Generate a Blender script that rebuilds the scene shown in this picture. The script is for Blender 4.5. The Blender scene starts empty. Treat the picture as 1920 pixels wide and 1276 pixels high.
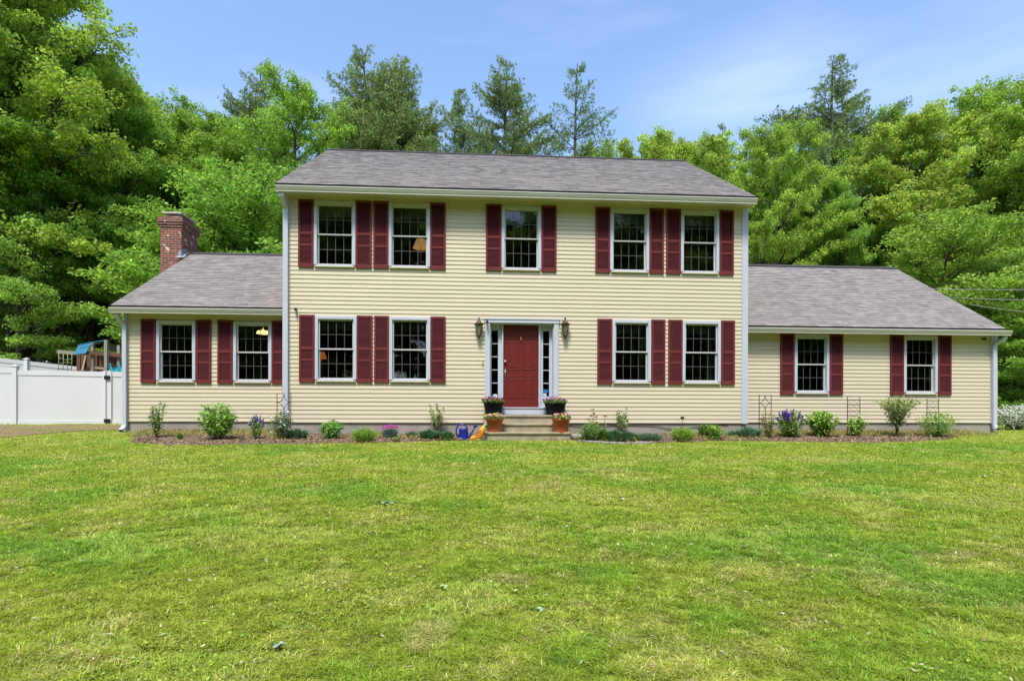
import bpy, math, random
import numpy as np
from mathutils import Matrix, Vector, Euler
rad = math.radians
SC = bpy.context.scene
COL = SC.collection
rng = np.random.default_rng(11)
random.seed(5)

# ------------------------------------------------------------------ camera
F = 1080.0; HY = 775.0; CX = 960.0; DCAM = 14.0; CZ = 0.6
YAW = -3.7; ROLL = 0.155
RM = Matrix.Rotation(rad(YAW), 4, 'Z') @ Matrix.Rotation(rad(90), 4, 'X') @ Matrix.Rotation(rad(ROLL), 4, 'Z')
cam_d = bpy.data.cameras.new('camera'); cam = bpy.data.objects.new('camera', cam_d); COL.objects.link(cam)
cam.matrix_world = Matrix.Translation((0, -DCAM, CZ)) @ RM
cam_d.sensor_width = 36; cam_d.lens = F / 1920 * 36
cam_d.shift_y = (HY - 638) / 1920
cam_d.clip_start = 0.05; cam_d.clip_end = 3000
SC.camera = cam

def at(px, py, Y):
    d = RM.to_3x3() @ Vector(((px - CX) / F, (HY - py) / F, -1.0))
    t = (Y + DCAM) / d.y
    return Vector((d.x * t, Y, CZ + d.z * t))

# ------------------------------------------------------------------ light
SUN_AZ = math.atan2(-0.24, -0.97); SUN_EL = rad(61)
w = bpy.data.worlds.new('World'); SC.world = w; w.use_nodes = True
nt = w.node_tree; nt.nodes.clear()
out = nt.nodes.new('ShaderNodeOutputWorld'); bg = nt.nodes.new('ShaderNodeBackground')
sky = nt.nodes.new('ShaderNodeTexSky'); sky.sky_type = 'NISHITA'; sky.sun_disc = False
sky.sun_elevation = SUN_EL; sky.sun_rotation = SUN_AZ; sky.air_density = 1.0; sky.dust_density = 1.2; sky.ozone_density = 3.0
tc = nt.nodes.new('ShaderNodeTexCoord')
mp = nt.nodes.new('ShaderNodeMapping'); mp.inputs['Scale'].default_value = (1.5, 1.5, 9.0)
ns = nt.nodes.new('ShaderNodeTexNoise'); ns.inputs['Scale'].default_value = 1.7; ns.inputs['Detail'].default_value = 7; ns.inputs['Roughness'].default_value = .5
rp = nt.nodes.new('ShaderNodeValToRGB'); rp.color_ramp.elements[0].position = .52; rp.color_ramp.elements[1].position = .95
rp.color_ramp.elements[1].color = (.10, .10, .10, 1)
mx = nt.nodes.new('ShaderNodeMix'); mx.data_type = 'RGBA'
nt.links.new(tc.outputs['Generated'], mp.inputs['Vector']); nt.links.new(mp.outputs[0], ns.inputs['Vector'])
nt.links.new(ns.outputs['Fac'], rp.inputs['Fac'])
cd_ = (RM.to_3x3() @ Vector(((1400 - CX) / F, (HY - 150) / F, -1.0))).normalized()
def patch(px, py, sx, sz):
    c = (RM.to_3x3() @ Vector(((px - CX) / F, (HY - py) / F, -1.0))).normalized()
    m_ = nt.nodes.new('ShaderNodeMapping'); m_.inputs['Location'].default_value = (-c.x * sx, -c.y * sx, -c.z * sz); m_.inputs['Scale'].default_value = (sx, sx, sz)
    v_ = nt.nodes.new('ShaderNodeVectorMath'); v_.operation = 'LENGTH'; r_m = nt.nodes.new('ShaderNodeMapRange'); r_m.inputs['From Min'].default_value = 1; r_m.inputs['From Max'].default_value = 0; r_m.interpolation_type = 'SMOOTHSTEP'
    nt.links.new(tc.outputs['Generated'], m_.inputs['Vector']); nt.links.new(m_.outputs[0], v_.inputs[0]); nt.links.new(v_.outputs['Value'], r_m.inputs['Value']); return r_m
pa = patch(1400, 160, 4.5, 11)
mu = nt.nodes.new('ShaderNodeMath'); mu.operation = 'MULTIPLY_ADD'; n2 = nt.nodes.new('ShaderNodeTexNoise'); n2.inputs['Scale'].default_value = 3.5; n2.inputs['Detail'].default_value = 6
nt.links.new(mp.outputs[0], n2.inputs['Vector'])
m5 = nt.nodes.new('ShaderNodeMath'); m5.operation = 'MULTIPLY'; m5.inputs[1].default_value = .2; nt.links.new(pa.outputs[0], m5.inputs[0])
nt.links.new(m5.outputs[0], mu.inputs[0]); nt.links.new(n2.outputs['Fac'], mu.inputs[1]); nt.links.new(rp.outputs['Color'], mu.inputs[2]); nt.links.new(mu.outputs[0], mx.inputs['Factor'])
nt.links.new(sky.outputs[0], mx.inputs['A']); mx.inputs['B'].default_value = (7.5, 8.0, 9.0, 1)
nt.links.new(mx.outputs['Result'], bg.inputs['Color']); nt.links.new(bg.outputs[0], out.inputs['Surface'])
bg.inputs['Strength'].default_value = 0.118
sl = bpy.data.lights.new('sun', 'SUN'); sl.energy = 2.1; sl.angle = rad(14); sl.color = (1.0, .95, .86)
so = bpy.data.objects.new('sun', sl); COL.objects.link(so)
sdir = Vector((math.sin(SUN_AZ) * math.cos(SUN_EL), math.cos(SUN_AZ) * math.cos(SUN_EL), math.sin(SUN_EL)))
so.rotation_euler = sdir.to_track_quat('Z', 'Y').to_euler(); so.location = sdir * 60
SC.view_settings.view_transform = 'Standard'; SC.view_settings.look = 'None'
SC.view_settings.exposure = 1.45; SC.view_settings.gamma = 1
SC.cycles.max_bounces = 6; SC.cycles.diffuse_bounces = 3; SC.cycles.glossy_bounces = 2
SC.cycles.transmission_bounces = 4; SC.cycles.transparent_max_bounces = 8
SC.cycles.use_denoising = True

# ------------------------------------------------------------------ materials
def mat(name, c, rough=.7, var=.0, scale=8.0, bump=0.0, bscale=60.0, metal=0, spec=.4, stretch=(1, 1, 1), c2=None):
    m = bpy.data.materials.new(name); m.use_nodes = True; n = m.node_tree; p = n.nodes['Principled BSDF']
    p.inputs['Roughness'].default_value = rough; p.inputs['Metallic'].default_value = metal
    p.inputs['Specular IOR Level'].default_value = spec
    p.inputs['Base Color'].default_value = (*c, 1)
    tcn = n.nodes.new('ShaderNodeTexCoord'); mpn = n.nodes.new('ShaderNodeMapping'); mpn.inputs['Scale'].default_value = stretch
    n.links.new(tcn.outputs['Object'], mpn.inputs['Vector'])
    if var > 0 or c2:
        t = n.nodes.new('ShaderNodeTexNoise'); t.inputs['Scale'].default_value = scale; t.inputs['Detail'].default_value = 6
        r = n.nodes.new('ShaderNodeValToRGB')
        r.color_ramp.elements[0].position = .3; r.color_ramp.elements[1].position = .7
        a = c2 if c2 else tuple(x * (1 - var) for x in c); b = c if c2 else tuple(min(1, x * (1 + var)) for x in c)
        r.color_ramp.elements[0].color = (*a, 1); r.color_ramp.elements[1].color = (*b, 1)
        n.links.new(mpn.outputs[0], t.inputs['Vector']); n.links.new(t.outputs['Fac'], r.inputs['Fac']); n.links.new(r.outputs['Color'], p.inputs['Base Color'])
    if bump > 0:
        t = n.nodes.new('ShaderNodeTexNoise'); t.inputs['Scale'].default_value = bscale; t.inputs['Detail'].default_value = 5
        b = n.nodes.new('ShaderNodeBump'); b.inputs['Strength'].default_value = bump; b.inputs['Distance'].default_value = .02
        n.links.new(mpn.outputs[0], t.inputs['Vector']); n.links.new(t.outputs['Fac'], b.inputs['Height']); n.links.new(b.outputs[0], p.inputs['Normal'])
    return m

def leafmat(name, gain=(1, 1, 1), transl=.35, rough=.5, gloss=.05):
    m = bpy.data.materials.new(name); m.use_nodes = True; n = m.node_tree; n.nodes.clear()
    o = n.nodes.new('ShaderNodeOutputMaterial')
    at_ = n.nodes.new('ShaderNodeAttribute'); at_.attribute_name = 'Col'
    g = n.nodes.new('ShaderNodeMix'); g.data_type = 'RGBA'; g.blend_type = 'MULTIPLY'; g.inputs['Factor'].default_value = 1
    oi = n.nodes.new('ShaderNodeObjectInfo'); hs = n.nodes.new('ShaderNodeHueSaturation')
    mr = n.nodes.new('ShaderNodeMapRange'); mr.inputs['To Min'].default_value = .494; mr.inputs['To Max'].default_value = .512
    n.links.new(oi.outputs['Random'], mr.inputs['Value']); n.links.new(mr.outputs[0], hs.inputs['Hue'])
    n.links.new(at_.outputs['Color'], g.inputs['A']); g.inputs['B'].default_value = (*gain, 1)
    n.links.new(g.outputs['Result'], hs.inputs['Color'])
    d = n.nodes.new('ShaderNodeBsdfDiffuse'); t = n.nodes.new('ShaderNodeBsdfTranslucent'); gl = n.nodes.new('ShaderNodeBsdfGlossy')
    gl.inputs['Roughness'].default_value = rough; gl.inputs['Color'].default_value = (.9, .95, .85, 1)
    m1 = n.nodes.new('ShaderNodeMixShader'); m1.inputs[0].default_value = transl
    m2 = n.nodes.new('ShaderNodeMixShader'); m2.inputs[0].default_value = gloss
    for s in (d, t): n.links.new(hs.outputs['Color'], s.inputs['Color'])
    n.links.new(d.outputs[0], m1.inputs[1]); n.links.new(t.outputs[0], m1.inputs[2])
    n.links.new(m1.outputs[0], m2.inputs[1]); n.links.new(gl.outputs[0], m2.inputs[2]); n.links.new(m2.outputs[0], o.inputs['Surface'])
    return m

def emis(name, c, s):
    m = bpy.data.materials.new(name); m.use_nodes = True; p = m.node_tree.nodes['Principled BSDF']
    p.inputs['Base Color'].default_value = (*c, 1); p.inputs['Emission Color'].default_value = (*c, 1); p.inputs['Emission Strength'].default_value = s
    return m

M = {}
M['siding'] = mat('yellow_vinyl_siding', (.52, .46, .338), .55, .04, 1.6, .05, 90, stretch=(.3, .3, 6))
M['white'] = mat('white_trim', (.43, .455, .53), .45, .04, 3)
M['cream'] = mat('cream_metal', (.50, .49, .43), .45, .06, 3, stretch=(.4, 1, 4))
M['soffit'] = mat('soffit_vinyl', (.50, .47, .36), .6, .05, 3)
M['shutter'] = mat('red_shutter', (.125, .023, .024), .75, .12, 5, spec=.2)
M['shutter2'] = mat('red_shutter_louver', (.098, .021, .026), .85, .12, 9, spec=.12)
M['door'] = mat('red_door', (.125, .013, .012), .4, .07, 6)
M['sash'] = mat('grey_sash', (.46, .46, .45), .5, .05, 5)
M['muntin'] = mat('grey_muntin', (.085, .085, .08), .5)
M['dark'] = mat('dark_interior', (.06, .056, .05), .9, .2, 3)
M['black'] = mat('black_plastic', (.012, .012, .013), .4)
M['blackpot'] = mat('black_planter', (.009, .012, .018), .75, .2, 9, spec=.15)
M['drip'] = mat('dark_drip_edge', (.035, .028, .03), .7)
M['concrete'] = mat('foundation_concrete', (.30, .275, .245), .9, c2=(.22, .20, .175), scale=2.2, bump=.3, bscale=40)
M['stone'] = mat('step_stone', (.36, .31, .22), .85, c2=(.24, .20, .13), scale=5, bump=.4, bscale=50)
M['terracotta'] = mat('terracotta', (.40, .085, .035), .6, .12, 6, .1, 50)
M['bronze'] = mat('aged_bronze', (.075, .055, .035), .45, .25, 20, metal=.5)
M['lglass'] = mat('lantern_glass', (.17, .16, .11), .15, .3, 30, spec=.7)
M['brass'] = mat('brass', (.55, .40, .15), .35, metal=.8)
M['nickel'] = mat('nickel', (.35, .33, .30), .35, .1, 30, metal=.8)
M['vinyl'] = mat('white_vinyl_fence', (.57, .575, .60), .4, .02, 1.5)
M['wood'] = mat('cedar_wood', (.12, .055, .035), .8, .35, 6, .3, 30, stretch=(6, 6, .8))
M['greywood'] = mat('weathered_wood', (.26, .22, .19), .85, .25, 7, .3, 30, stretch=(6, 6, .8))
M['tarp'] = mat('blue_tarp', (.015, .13, .22), .6, .1, 4)
M['tarpdark'] = mat('green_tarp', (.02, .06, .045), .7, .1, 4)
M['slide'] = mat('teal_slide', (.02, .22, .27), .35)
M['rope'] = mat('rope', (.24, .25, .13), .9)
M['iron'] = mat('dark_iron', (.03, .024, .02), .6, .3, 30)
M['blue'] = mat('blue_plastic', (.008, .018, .24), .35, .1, 8)
M['yellow'] = mat('yellow_glaze', (.72, .36, .02), .3, c2=(.55, .17, .02), scale=9)
M['yellowgreen'] = mat('green_glaze', (.16, .40, .10), .4)
M['orange'] = mat('orange_glaze', (.45, .10, .03), .4)
M['pinkflag'] = mat('white_fabric', (.75, .75, .80), .7)
M['bark'] = mat('bark', (.13, .105, .085), .95, c2=(.045, .036, .03), scale=5, bump=.8, bscale=18, stretch=(3, 3, .6))
M['palebark'] = mat('pale_bark', (.26, .235, .20), .95, c2=(.09, .075, .06), scale=5, bump=.7, bscale=18, stretch=(3, 3, .6))
M['stem'] = mat('green_stem', (.07, .075, .03), .8)
M['galv'] = mat('flashing_metal', (.33, .35, .40), .4, .2, 12, metal=.4)
M['flue'] = mat('flue_lid', (.50, .48, .44), .5, .2, 6)
M['curtain'] = mat('curtain', (.34, .33, .32), .9, .2, 12, stretch=(8, 1, .2))
M['blind'] = mat('blind', (.16, .16, .15), .8)
M['cable'] = mat('cable', (.30, .31, .31), .6)
M['leaf'] = leafmat('tree_leaves', transl=.46, gloss=.015)
M['needle'] = leafmat('pine_needles', transl=.2, gloss=.06)
M['plant'] = leafmat('plant_leaves', transl=.3, gloss=.03)
M['petal'] = leafmat('petals', transl=.3, gloss=.02)
M['grass'] = leafmat('grass_blades', transl=.4, gloss=.015)
M['chip'] = leafmat('mulch_chips', transl=0, gloss=.02)
M['litter'] = leafmat('fallen_leaves', transl=.3, gloss=.06)

def glass():
    m = bpy.data.materials.new('window_glass'); m.use_nodes = True; n = m.node_tree; n.nodes.clear()
    o = n.nodes.new('ShaderNodeOutputMaterial'); g = n.nodes.new('ShaderNodeBsdfGlossy'); g.inputs['Roughness'].default_value = .015
    t = n.nodes.new('ShaderNodeBsdfTransparent'); t.inputs['Color'].default_value = (.62, .65, .63, 1)
    fr = n.nodes.new('ShaderNodeFresnel'); fr.inputs['IOR'].default_value = 1.8
    ntx = n.nodes.new('ShaderNodeTexNoise'); ntx.inputs['Scale'].default_value = 2.5; b = n.nodes.new('ShaderNodeBump'); b.inputs['Strength'].default_value = .02; b.inputs['Distance'].default_value = .05
    tcn = n.nodes.new('ShaderNodeTexCoord'); n.links.new(tcn.outputs['Object'], ntx.inputs['Vector'])
    n.links.new(ntx.outputs['Fac'], b.inputs['Height']); n.links.new(b.outputs[0], g.inputs['Normal'])
    mxs = n.nodes.new('ShaderNodeMixShader'); n.links.new(fr.outputs[0], mxs.inputs[0]); n.links.new(t.outputs[0], mxs.inputs[1]); n.links.new(g.outputs[0], mxs.inputs[2])
    n.links.new(mxs.outputs[0], o.inputs['Surface']); return m
M['glass'] = glass()

def shingles():
    m = bpy.data.materials.new('asphalt_shingles'); m.use_nodes = True; n = m.node_tree; p = n.nodes['Principled BSDF']; p.inputs['Roughness'].default_value = .92
    p.inputs['Specular IOR Level'].default_value = .2
    uv = n.nodes.new('ShaderNodeUVMap'); uv.uv_map = 'UV'
    def brick(wd, off, c1, c2, fr):
        b = n.nodes.new('ShaderNodeTexBrick'); b.inputs['Scale'].default_value = 1; b.inputs['Brick Width'].default_value = wd; b.inputs['Row Height'].default_value = .14
        b.inputs['Mortar Size'].default_value = .003; b.inputs['Mortar Smooth'].default_value = .6; b.offset = off; b.offset_frequency = fr; b.squash = 1.45; b.squash_frequency = 3
        b.inputs['Color1'].default_value = (*c1, 1); b.inputs['Color2'].default_value = (*c2, 1); b.inputs['Mortar'].default_value = (.10, .09, .09, 1); b.inputs['Bias'].default_value = 0
        n.links.new(uv.outputs[0], b.inputs['Vector']); return b
    b1 = brick(.15, .37, (.15, .138, .132), (.26, .242, .232), 2); b2 = brick(.23, .61, (.16, .145, .138), (.265, .24, .225), 3)
    x = n.nodes.new('ShaderNodeMix'); x.data_type = 'RGBA'; x.inputs['Factor'].default_value = .5
    n.links.new(b1.outputs['Color'], x.inputs['A']); n.links.new(b2.outputs['Color'], x.inputs['B'])
    t = n.nodes.new('ShaderNodeTexNoise'); t.inputs['Scale'].default_value = 1.2; t.inputs['Detail'].default_value = 9; t.inputs['Roughness'].default_value = .75
    r = n.nodes.new('ShaderNodeValToRGB'); r.color_ramp.elements[0].position = .3; r.color_ramp.elements[1].position = .7
    r.color_ramp.elements[0].color = (.93, .93, .96, 1); r.color_ramp.elements[1].color = (1.05, 1.04, 1.02, 1)
    n.links.new(uv.outputs[0], t.inputs['Vector']); n.links.new(t.outputs['Fac'], r.inputs['Fac'])
    y = n.nodes.new('ShaderNodeMix'); y.data_type = 'RGBA'; y.blend_type = 'MULTIPLY'; y.inputs['Factor'].default_value = 1
    n.links.new(x.outputs['Result'], y.inputs['A']); n.links.new(r.outputs['Color'], y.inputs['B']); n.links.new(y.outputs['Result'], p.inputs['Base Color'])
    g = n.nodes.new('ShaderNodeTexNoise'); g.inputs['Scale'].default_value = 160; bp = n.nodes.new('ShaderNodeBump'); bp.inputs['Strength'].default_value = .35; bp.inputs['Distance'].default_value = .01
    n.links.new(uv.outputs[0], g.inputs['Vector']); n.links.new(g.outputs['Fac'], bp.inputs['Height']); n.links.new(bp.outputs[0], p.inputs['Normal'])
    return m
M['shingle'] = shingles()

def brickmat():
    m = bpy.data.materials.new('red_brick'); m.use_nodes = True; n = m.node_tree; p = n.nodes['Principled BSDF']; p.inputs['Roughness'].default_value = .9
    uv = n.nodes.new('ShaderNodeUVMap'); uv.uv_map = 'UV'
    b = n.nodes.new('ShaderNodeTexBrick'); b.inputs['Scale'].default_value = 1; b.inputs['Brick Width'].default_value = .205; b.inputs['Row Height'].default_value = .0715
    b.inputs['Mortar Size'].default_value = .006; b.inputs['Color1'].default_value = (.235, .062, .038, 1); b.inputs['Color2'].default_value = (.10, .038, .032, 1); b.inputs['Mortar'].default_value = (.30, .235, .20, 1)
    n.links.new(uv.outputs[0], b.inputs['Vector'])
    t = n.nodes.new('ShaderNodeTexNoise'); t.inputs['Scale'].default_value = 5.0; t.inputs['Detail'].default_value = 3
    r = n.nodes.new('ShaderNodeValToRGB'); r.color_ramp.elements[0].position = .62; r.color_ramp.elements[1].position = .65
    n.links.new(uv.outputs[0], t.inputs['Vector']); n.links.new(t.outputs['Fac'], r.inputs['Fac'])
    x = n.nodes.new('ShaderNodeMix'); x.data_type = 'RGBA'; n.links.new(r.outputs['Color'], x.inputs['Factor']); n.links.new(b.outputs['Color'], x.inputs['A']); x.inputs['B'].default_value = (.60, .48, .38, 1)
    n.links.new(x.outputs['Result'], p.inputs['Base Color'])
    bp = n.nodes.new('ShaderNodeBump'); bp.inputs['Strength'].default_value = .5; bp.inputs['Distance'].default_value = .01; bp.invert = True
    n.links.new(b.outputs['Fac'], bp.inputs['Height']); n.links.new(bp.outputs[0], p.inputs['Normal']); return m
M['brick'] = brickmat()

# ------------------------------------------------------------------ helpers
def tag(o, label=None, cat=None, group=None, kind=None):
    if label: o['label'] = label
    if cat: o['category'] = cat
    if group: o['group'] = group
    if kind: o['kind'] = kind
    return o
def empty(name, loc, label, cat, group=None, rz=0):
    o = bpy.data.objects.new(name, None); COL.objects.link(o); o.location = loc; o.rotation_euler = (0, 0, rz); o.empty_display_size = .2
    return tag(o, label, cat, group)
def copy_tree(o, parent=None):
    c = o.copy(); COL.objects.link(c)
    if parent is not None: c.parent = parent
    for ch in list(o.children): copy_tree(ch, c)
    return c

def fast_mesh(name, V, Fc, cols=None, smooth=False):
    V = np.asarray(V, np.float32); Fc = np.asarray(Fc, np.int32); k = Fc.shape[1]
    me = bpy.data.meshes.new(name); me.vertices.add(len(V)); me.vertices.foreach_set('co', V.ravel())
    me.loops.add(Fc.size); me.loops.foreach_set('vertex_index', Fc.ravel())
    me.polygons.add(len(Fc)); me.polygons.foreach_set('loop_start', np.arange(0, Fc.size, k, dtype=np.int32))
    try: me.polygons.foreach_set('loop_total', np.full(len(Fc), k, np.int32))
    except Exception: pass
    if smooth: me.polygons.foreach_set('use_smooth', np.ones(len(Fc), bool))
    if cols is not None:
        a = me.color_attributes.new('Col', 'FLOAT_COLOR', 'POINT'); c = np.ones((len(V), 4), np.float32); c[:, :3] = cols; a.data.foreach_set('color', c.ravel())
    me.update(calc_edges=True); return me

def link(name, me, m, parent=None, loc=(0, 0, 0)):
    o = bpy.data.objects.new(name, me); COL.objects.link(o); o.location = loc
    if m and not me.materials: me.materials.append(m)
    if parent is not None: o.parent = parent
    return o

class MB:
    def __init__(s): s.v = []; s.f = []; s.uv = []; s.sm = []
    def add(s, vs, fs, smooth=False):
        b = len(s.v); s.v += [tuple(x) for x in vs]
        for f in fs: s.f.append(tuple(b + i for i in f)); s.sm.append(smooth)
    def quad(s, a, b, c, d, uv=None):
        s.add([a, b, c, d], [(0, 1, 2, 3)])
        if uv: s.uv.append((len(s.f) - 1, uv))
    def box(s, x0, x1, y0, y1, z0, z1):
        s.add([(x0, y0, z0), (x1, y0, z0), (x1, y1, z0), (x0, y1, z0), (x0, y0, z1), (x1, y0, z1), (x1, y1, z1), (x0, y1, z1)],
              [(0, 3, 2, 1), (4, 5, 6, 7), (0, 1, 5, 4), (1, 2, 6, 5), (2, 3, 7, 6), (3, 0, 4, 7)])
    def bar(s, a, b, w_, h_):
        a = Vector(a); b = Vector(b); d = (b - a).normalized(); up = Vector((0, 0, 1)) if abs(d.z) < .95 else Vector((0, 1, 0))
        sx = d.cross(up).normalized() * w_ / 2; sz = sx.cross(d).normalized() * h_ / 2
        vs = []
        for p in (a, b): vs += [p - sx - sz, p + sx - sz, p + sx + sz, p - sx + sz]
        s.add(vs, [(0, 1, 2, 3), (7, 6, 5, 4), (0, 4, 5, 1), (1, 5, 6, 2), (2, 6, 7, 3), (3, 7, 4, 0)])
    def prism(s, prof, x0, x1, closed=True):   # prof list of (y,z), extruded along x
        n = len(prof); vs = [(x0, y, z) for y, z in prof] + [(x1, y, z) for y, z in prof]
        fs = [(i, (i + 1) % n, n + (i + 1) % n, n + i) for i in range(n if closed else n - 1)]
        if closed: fs += [tuple(range(n))[::-1], tuple(range(n, 2 * n))]
        s.add(vs, fs)
    def tube(s, pts, r, n=6, cap=True):
        pts = [Vector(p) for p in pts]; rs = r if hasattr(r, '__len__') else [r] * len(pts); b = []; fs = []
        u = None
        for i, p in enumerate(pts):
            d = (pts[min(i + 1, len(pts) - 1)] - pts[max(i - 1, 0)]).normalized()
            if u is None: u = d.orthogonal().normalized()
            u = (u - d * u.dot(d)).normalized(); v = d.cross(u)
            for k in range(n):
                a = 2 * math.pi * k / n; b.append(p + (u * math.cos(a) + v * math.sin(a)) * rs[i])
        for i in range(len(pts) - 1):
            for k in range(n): fs.append((i * n + k, i * n + (k + 1) % n, (i + 1) * n + (k + 1) % n, (i + 1) * n + k))
        if cap: fs += [tuple(range(n))[::-1], tuple(range((len(pts) - 1) * n, len(pts) * n))]
        s.add(b, fs, True)
    def lathe(s, prof, c=(0, 0), n=20, cap=True, smooth=True):   # prof (r,z)
        b = []; fs = []
        for r, z in prof:
            for k in range(n):
                a = 2 * math.pi * k / n; b.append((c[0] + r * math.cos(a), c[1] + r * math.sin(a), z))
        for i in range(len(prof) - 1):
            for k in range(n): fs.append((i * n + k, i * n + (k + 1) % n, (i + 1) * n + (k + 1) % n, (i + 1) * n + k))
        if cap: fs += [tuple(range(n))[::-1], tuple(range((len(prof) - 1) * n, len(prof) * n))]
        s.add(b, fs, smooth)
    def ball(s, c, r, n=10, sc=(1, 1, 1)):
        b = []; fs = []; m_ = n // 2 + 1
        for i in range(m_ + 1):
            t = math.pi * i / m_
            for k in range(n):
                a = 2 * math.pi * k / n; b.append((c[0] + r * sc[0] * math.sin(t) * math.cos(a), c[1] + r * sc[1] * math.sin(t) * math.sin(a), c[2] + r * sc[2] * math.cos(t)))
        for i in range(m_):
            for k in range(n): fs.append((i * n + k, i * n + n + k, i * n + n + (k + 1) % n, i * n + (k + 1) % n))
        s.add(b, fs, True)
    def build(s, name, m, parent=None, bevel=0, loc=(0, 0, 0)):
        me = bpy.data.meshes.new(name); me.from_pydata(s.v, [], s.f); me.polygons.foreach_set('use_smooth', s.sm)
        if s.uv:
            ul = me.uv_layers.new(name='UV')
            for fi, uv in s.uv:
                for j, li in enumerate(me.polygons[fi].loop_indices): ul.data[li].uv = uv[j]
        me.update(); o = link(name, me, m, parent, loc)
        if bevel > 0:
            bm = o.modifiers.new('bevel', 'BEVEL'); bm.width = bevel; bm.segments = 2; bm.limit_method = 'ANGLE'
        return o

# value noise
_P = rng.random((256, 256))
def vnoise(x, y):
    xi = np.floor(x).astype(int); yi = np.floor(y).astype(int); fx = x - xi; fy = y - yi
    fx = fx * fx * (3 - 2 * fx); fy = fy * fy * (3 - 2 * fy)
    g = lambda a, b: _P[a % 256, b % 256]
    return (g(xi, yi) * (1 - fx) + g(xi + 1, yi) * fx) * (1 - fy) + (g(xi, yi + 1) * (1 - fx) + g(xi + 1, yi + 1) * fx) * fy
def fbm(x, y, o=4):
    s = 0; a = .5; t = 0
    for i in range(o): s = s + a * vnoise(x * 2 ** i + 17.3 * i, y * 2 ** i + 5.1 * i); t += a; a *= .5
    return s / t

GY = np.array([-400, -60, -20, -14, -1.8, -1.0, .65, 4.5, 8, 15, 40, 90, 600.])
GZ = np.array([-6, -3.2, -1.45, -1.0, -.07, 0.0, .135, .24, .6, 1.1, 2.6, 6.0, 30])
def gz(x, y):
    x = np.asarray(x, float); y = np.asarray(y, float)
    z = np.interp(y, GY, GZ)
    amp = np.clip((np.abs(y + 1) - 1) / 3, 0, 1)
    return z + (.035 * (fbm(x * .35 + 9, y * .35, 2) - .5) + .03 * (vnoise(x * 1.7 + 3, y * 1.7) - .5)) * amp
def gzf(x, y): return float(gz(x, y))
def on_ground(px, py):
    lo, hi = -13.0, 60.0
    # first crossing along the ray
    Y = -12.0; prev = Y
    while Y < 60:
        p = at(px, py, Y)
        if p.z <= gzf(p.x, p.y): break
        prev = Y; Y += .1
    lo, hi = prev, Y
    for _ in range(20):
        mid = (lo + hi) / 2; p = at(px, py, mid)
        if p.z <= gzf(p.x, p.y): hi = mid
        else: lo = mid
    p = at(px, py, hi)
    lim = (-.16 if ML < p.x < MR else YW - .16) if WL < p.x < WR else 99
    if p.y > lim: p = at(px, py, lim)
    p.z = gzf(p.x, p.y); return p

# ------------------------------------------------------------------ ground
def ground():
    xs = np.unique(np.concatenate([np.linspace(-600, -40, 12), np.linspace(-40, -14, 27), np.linspace(-14, 14, 141), np.linspace(14, 40, 27), np.linspace(40, 600, 12)]))
    ys = np.unique(np.concatenate([np.linspace(-400, -20, 12), np.linspace(-20, -14, 13), np.linspace(-14, 6, 121), np.linspace(6, 60, 40), np.linspace(60, 600, 12)]))
    X, Y = np.meshgrid(xs, ys); Z = gz(X, Y); nx = len(xs); ny = len(ys)
    V = np.stack([X, Y, Z], -1).reshape(-1, 3); i = np.arange(nx * ny).reshape(ny, nx)
    Fc = np.stack([i[:-1, :-1], i[:-1, 1:], i[1:, 1:], i[1:, :-1]], -1).reshape(-1, 4)
    me = fast_mesh('ground', V, Fc, smooth=True)
    m = bpy.data.materials.new('lawn_soil'); m.use_nodes = True; n = m.node_tree; p = n.nodes['Principled BSDF']; p.inputs['Roughness'].default_value = 1; p.inputs['Specular IOR Level'].default_value = .1
    tcn = n.nodes.new('ShaderNodeTexCoord')
    t1 = n.nodes.new('ShaderNodeTexNoise'); t1.inputs['Scale'].default_value = 9; t1.inputs['Detail'].default_value = 8; t1.inputs['Roughness'].default_value = .75
    r1 = n.nodes.new('ShaderNodeValToRGB'); r1.color_ramp.elements[0].color = (.075, .09, .015, 1); r1.color_ramp.elements[1].color = (.25, .31, .05, 1)
    r1.color_ramp.elements[0].position = .35; r1.color_ramp.elements[1].position = .6
    # forest floor: leaf litter behind the lawn
    t2 = n.nodes.new('ShaderNodeTexNoise'); t2.inputs['Scale'].default_value = 14; t2.inputs['Detail'].default_value = 8
    r2 = n.nodes.new('ShaderNodeValToRGB'); r2.color_ramp.elements[0].color = (.05, .03, .018, 1); r2.color_ramp.elements[1].color = (.19, .12, .075, 1)
    sx = n.nodes.new('ShaderNodeSeparateXYZ'); mr = n.nodes.new('ShaderNodeMapRange'); mr.inputs['From Min'].default_value = 8; mr.inputs['From Max'].default_value = 12
    x = n.nodes.new('ShaderNodeMix'); x.data_type = 'RGBA'
    for t in (t1, t2): n.links.new(tcn.outputs['Object'], t.inputs['Vector'])
    n.links.new(t1.outputs['Fac'], r1.inputs['Fac']); n.links.new(t2.outputs['Fac'], r2.inputs['Fac'])
    n.links.new(tcn.outputs['Object'], sx.inputs[0]); n.links.new(sx.outputs['Y'], mr.inputs['Value']); n.links.new(mr.outputs[0], x.inputs['Factor'])
    n.links.new(r1.outputs['Color'], x.inputs['A']); n.links.new(r2.outputs['Color'], x.inputs['B']); n.links.new(x.outputs['Result'], p.inputs['Base Color'])
    b = n.nodes.new('ShaderNodeBump'); b.inputs['Strength'].default_value = .7; b.inputs['Distance'].default_value = .03
    n.links.new(t1.outputs['Fac'], b.inputs['Height']); n.links.new(b.outputs[0], p.inputs['Normal'])
    o = link('ground', me, m); o['kind'] = 'structure'
ground()

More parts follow.
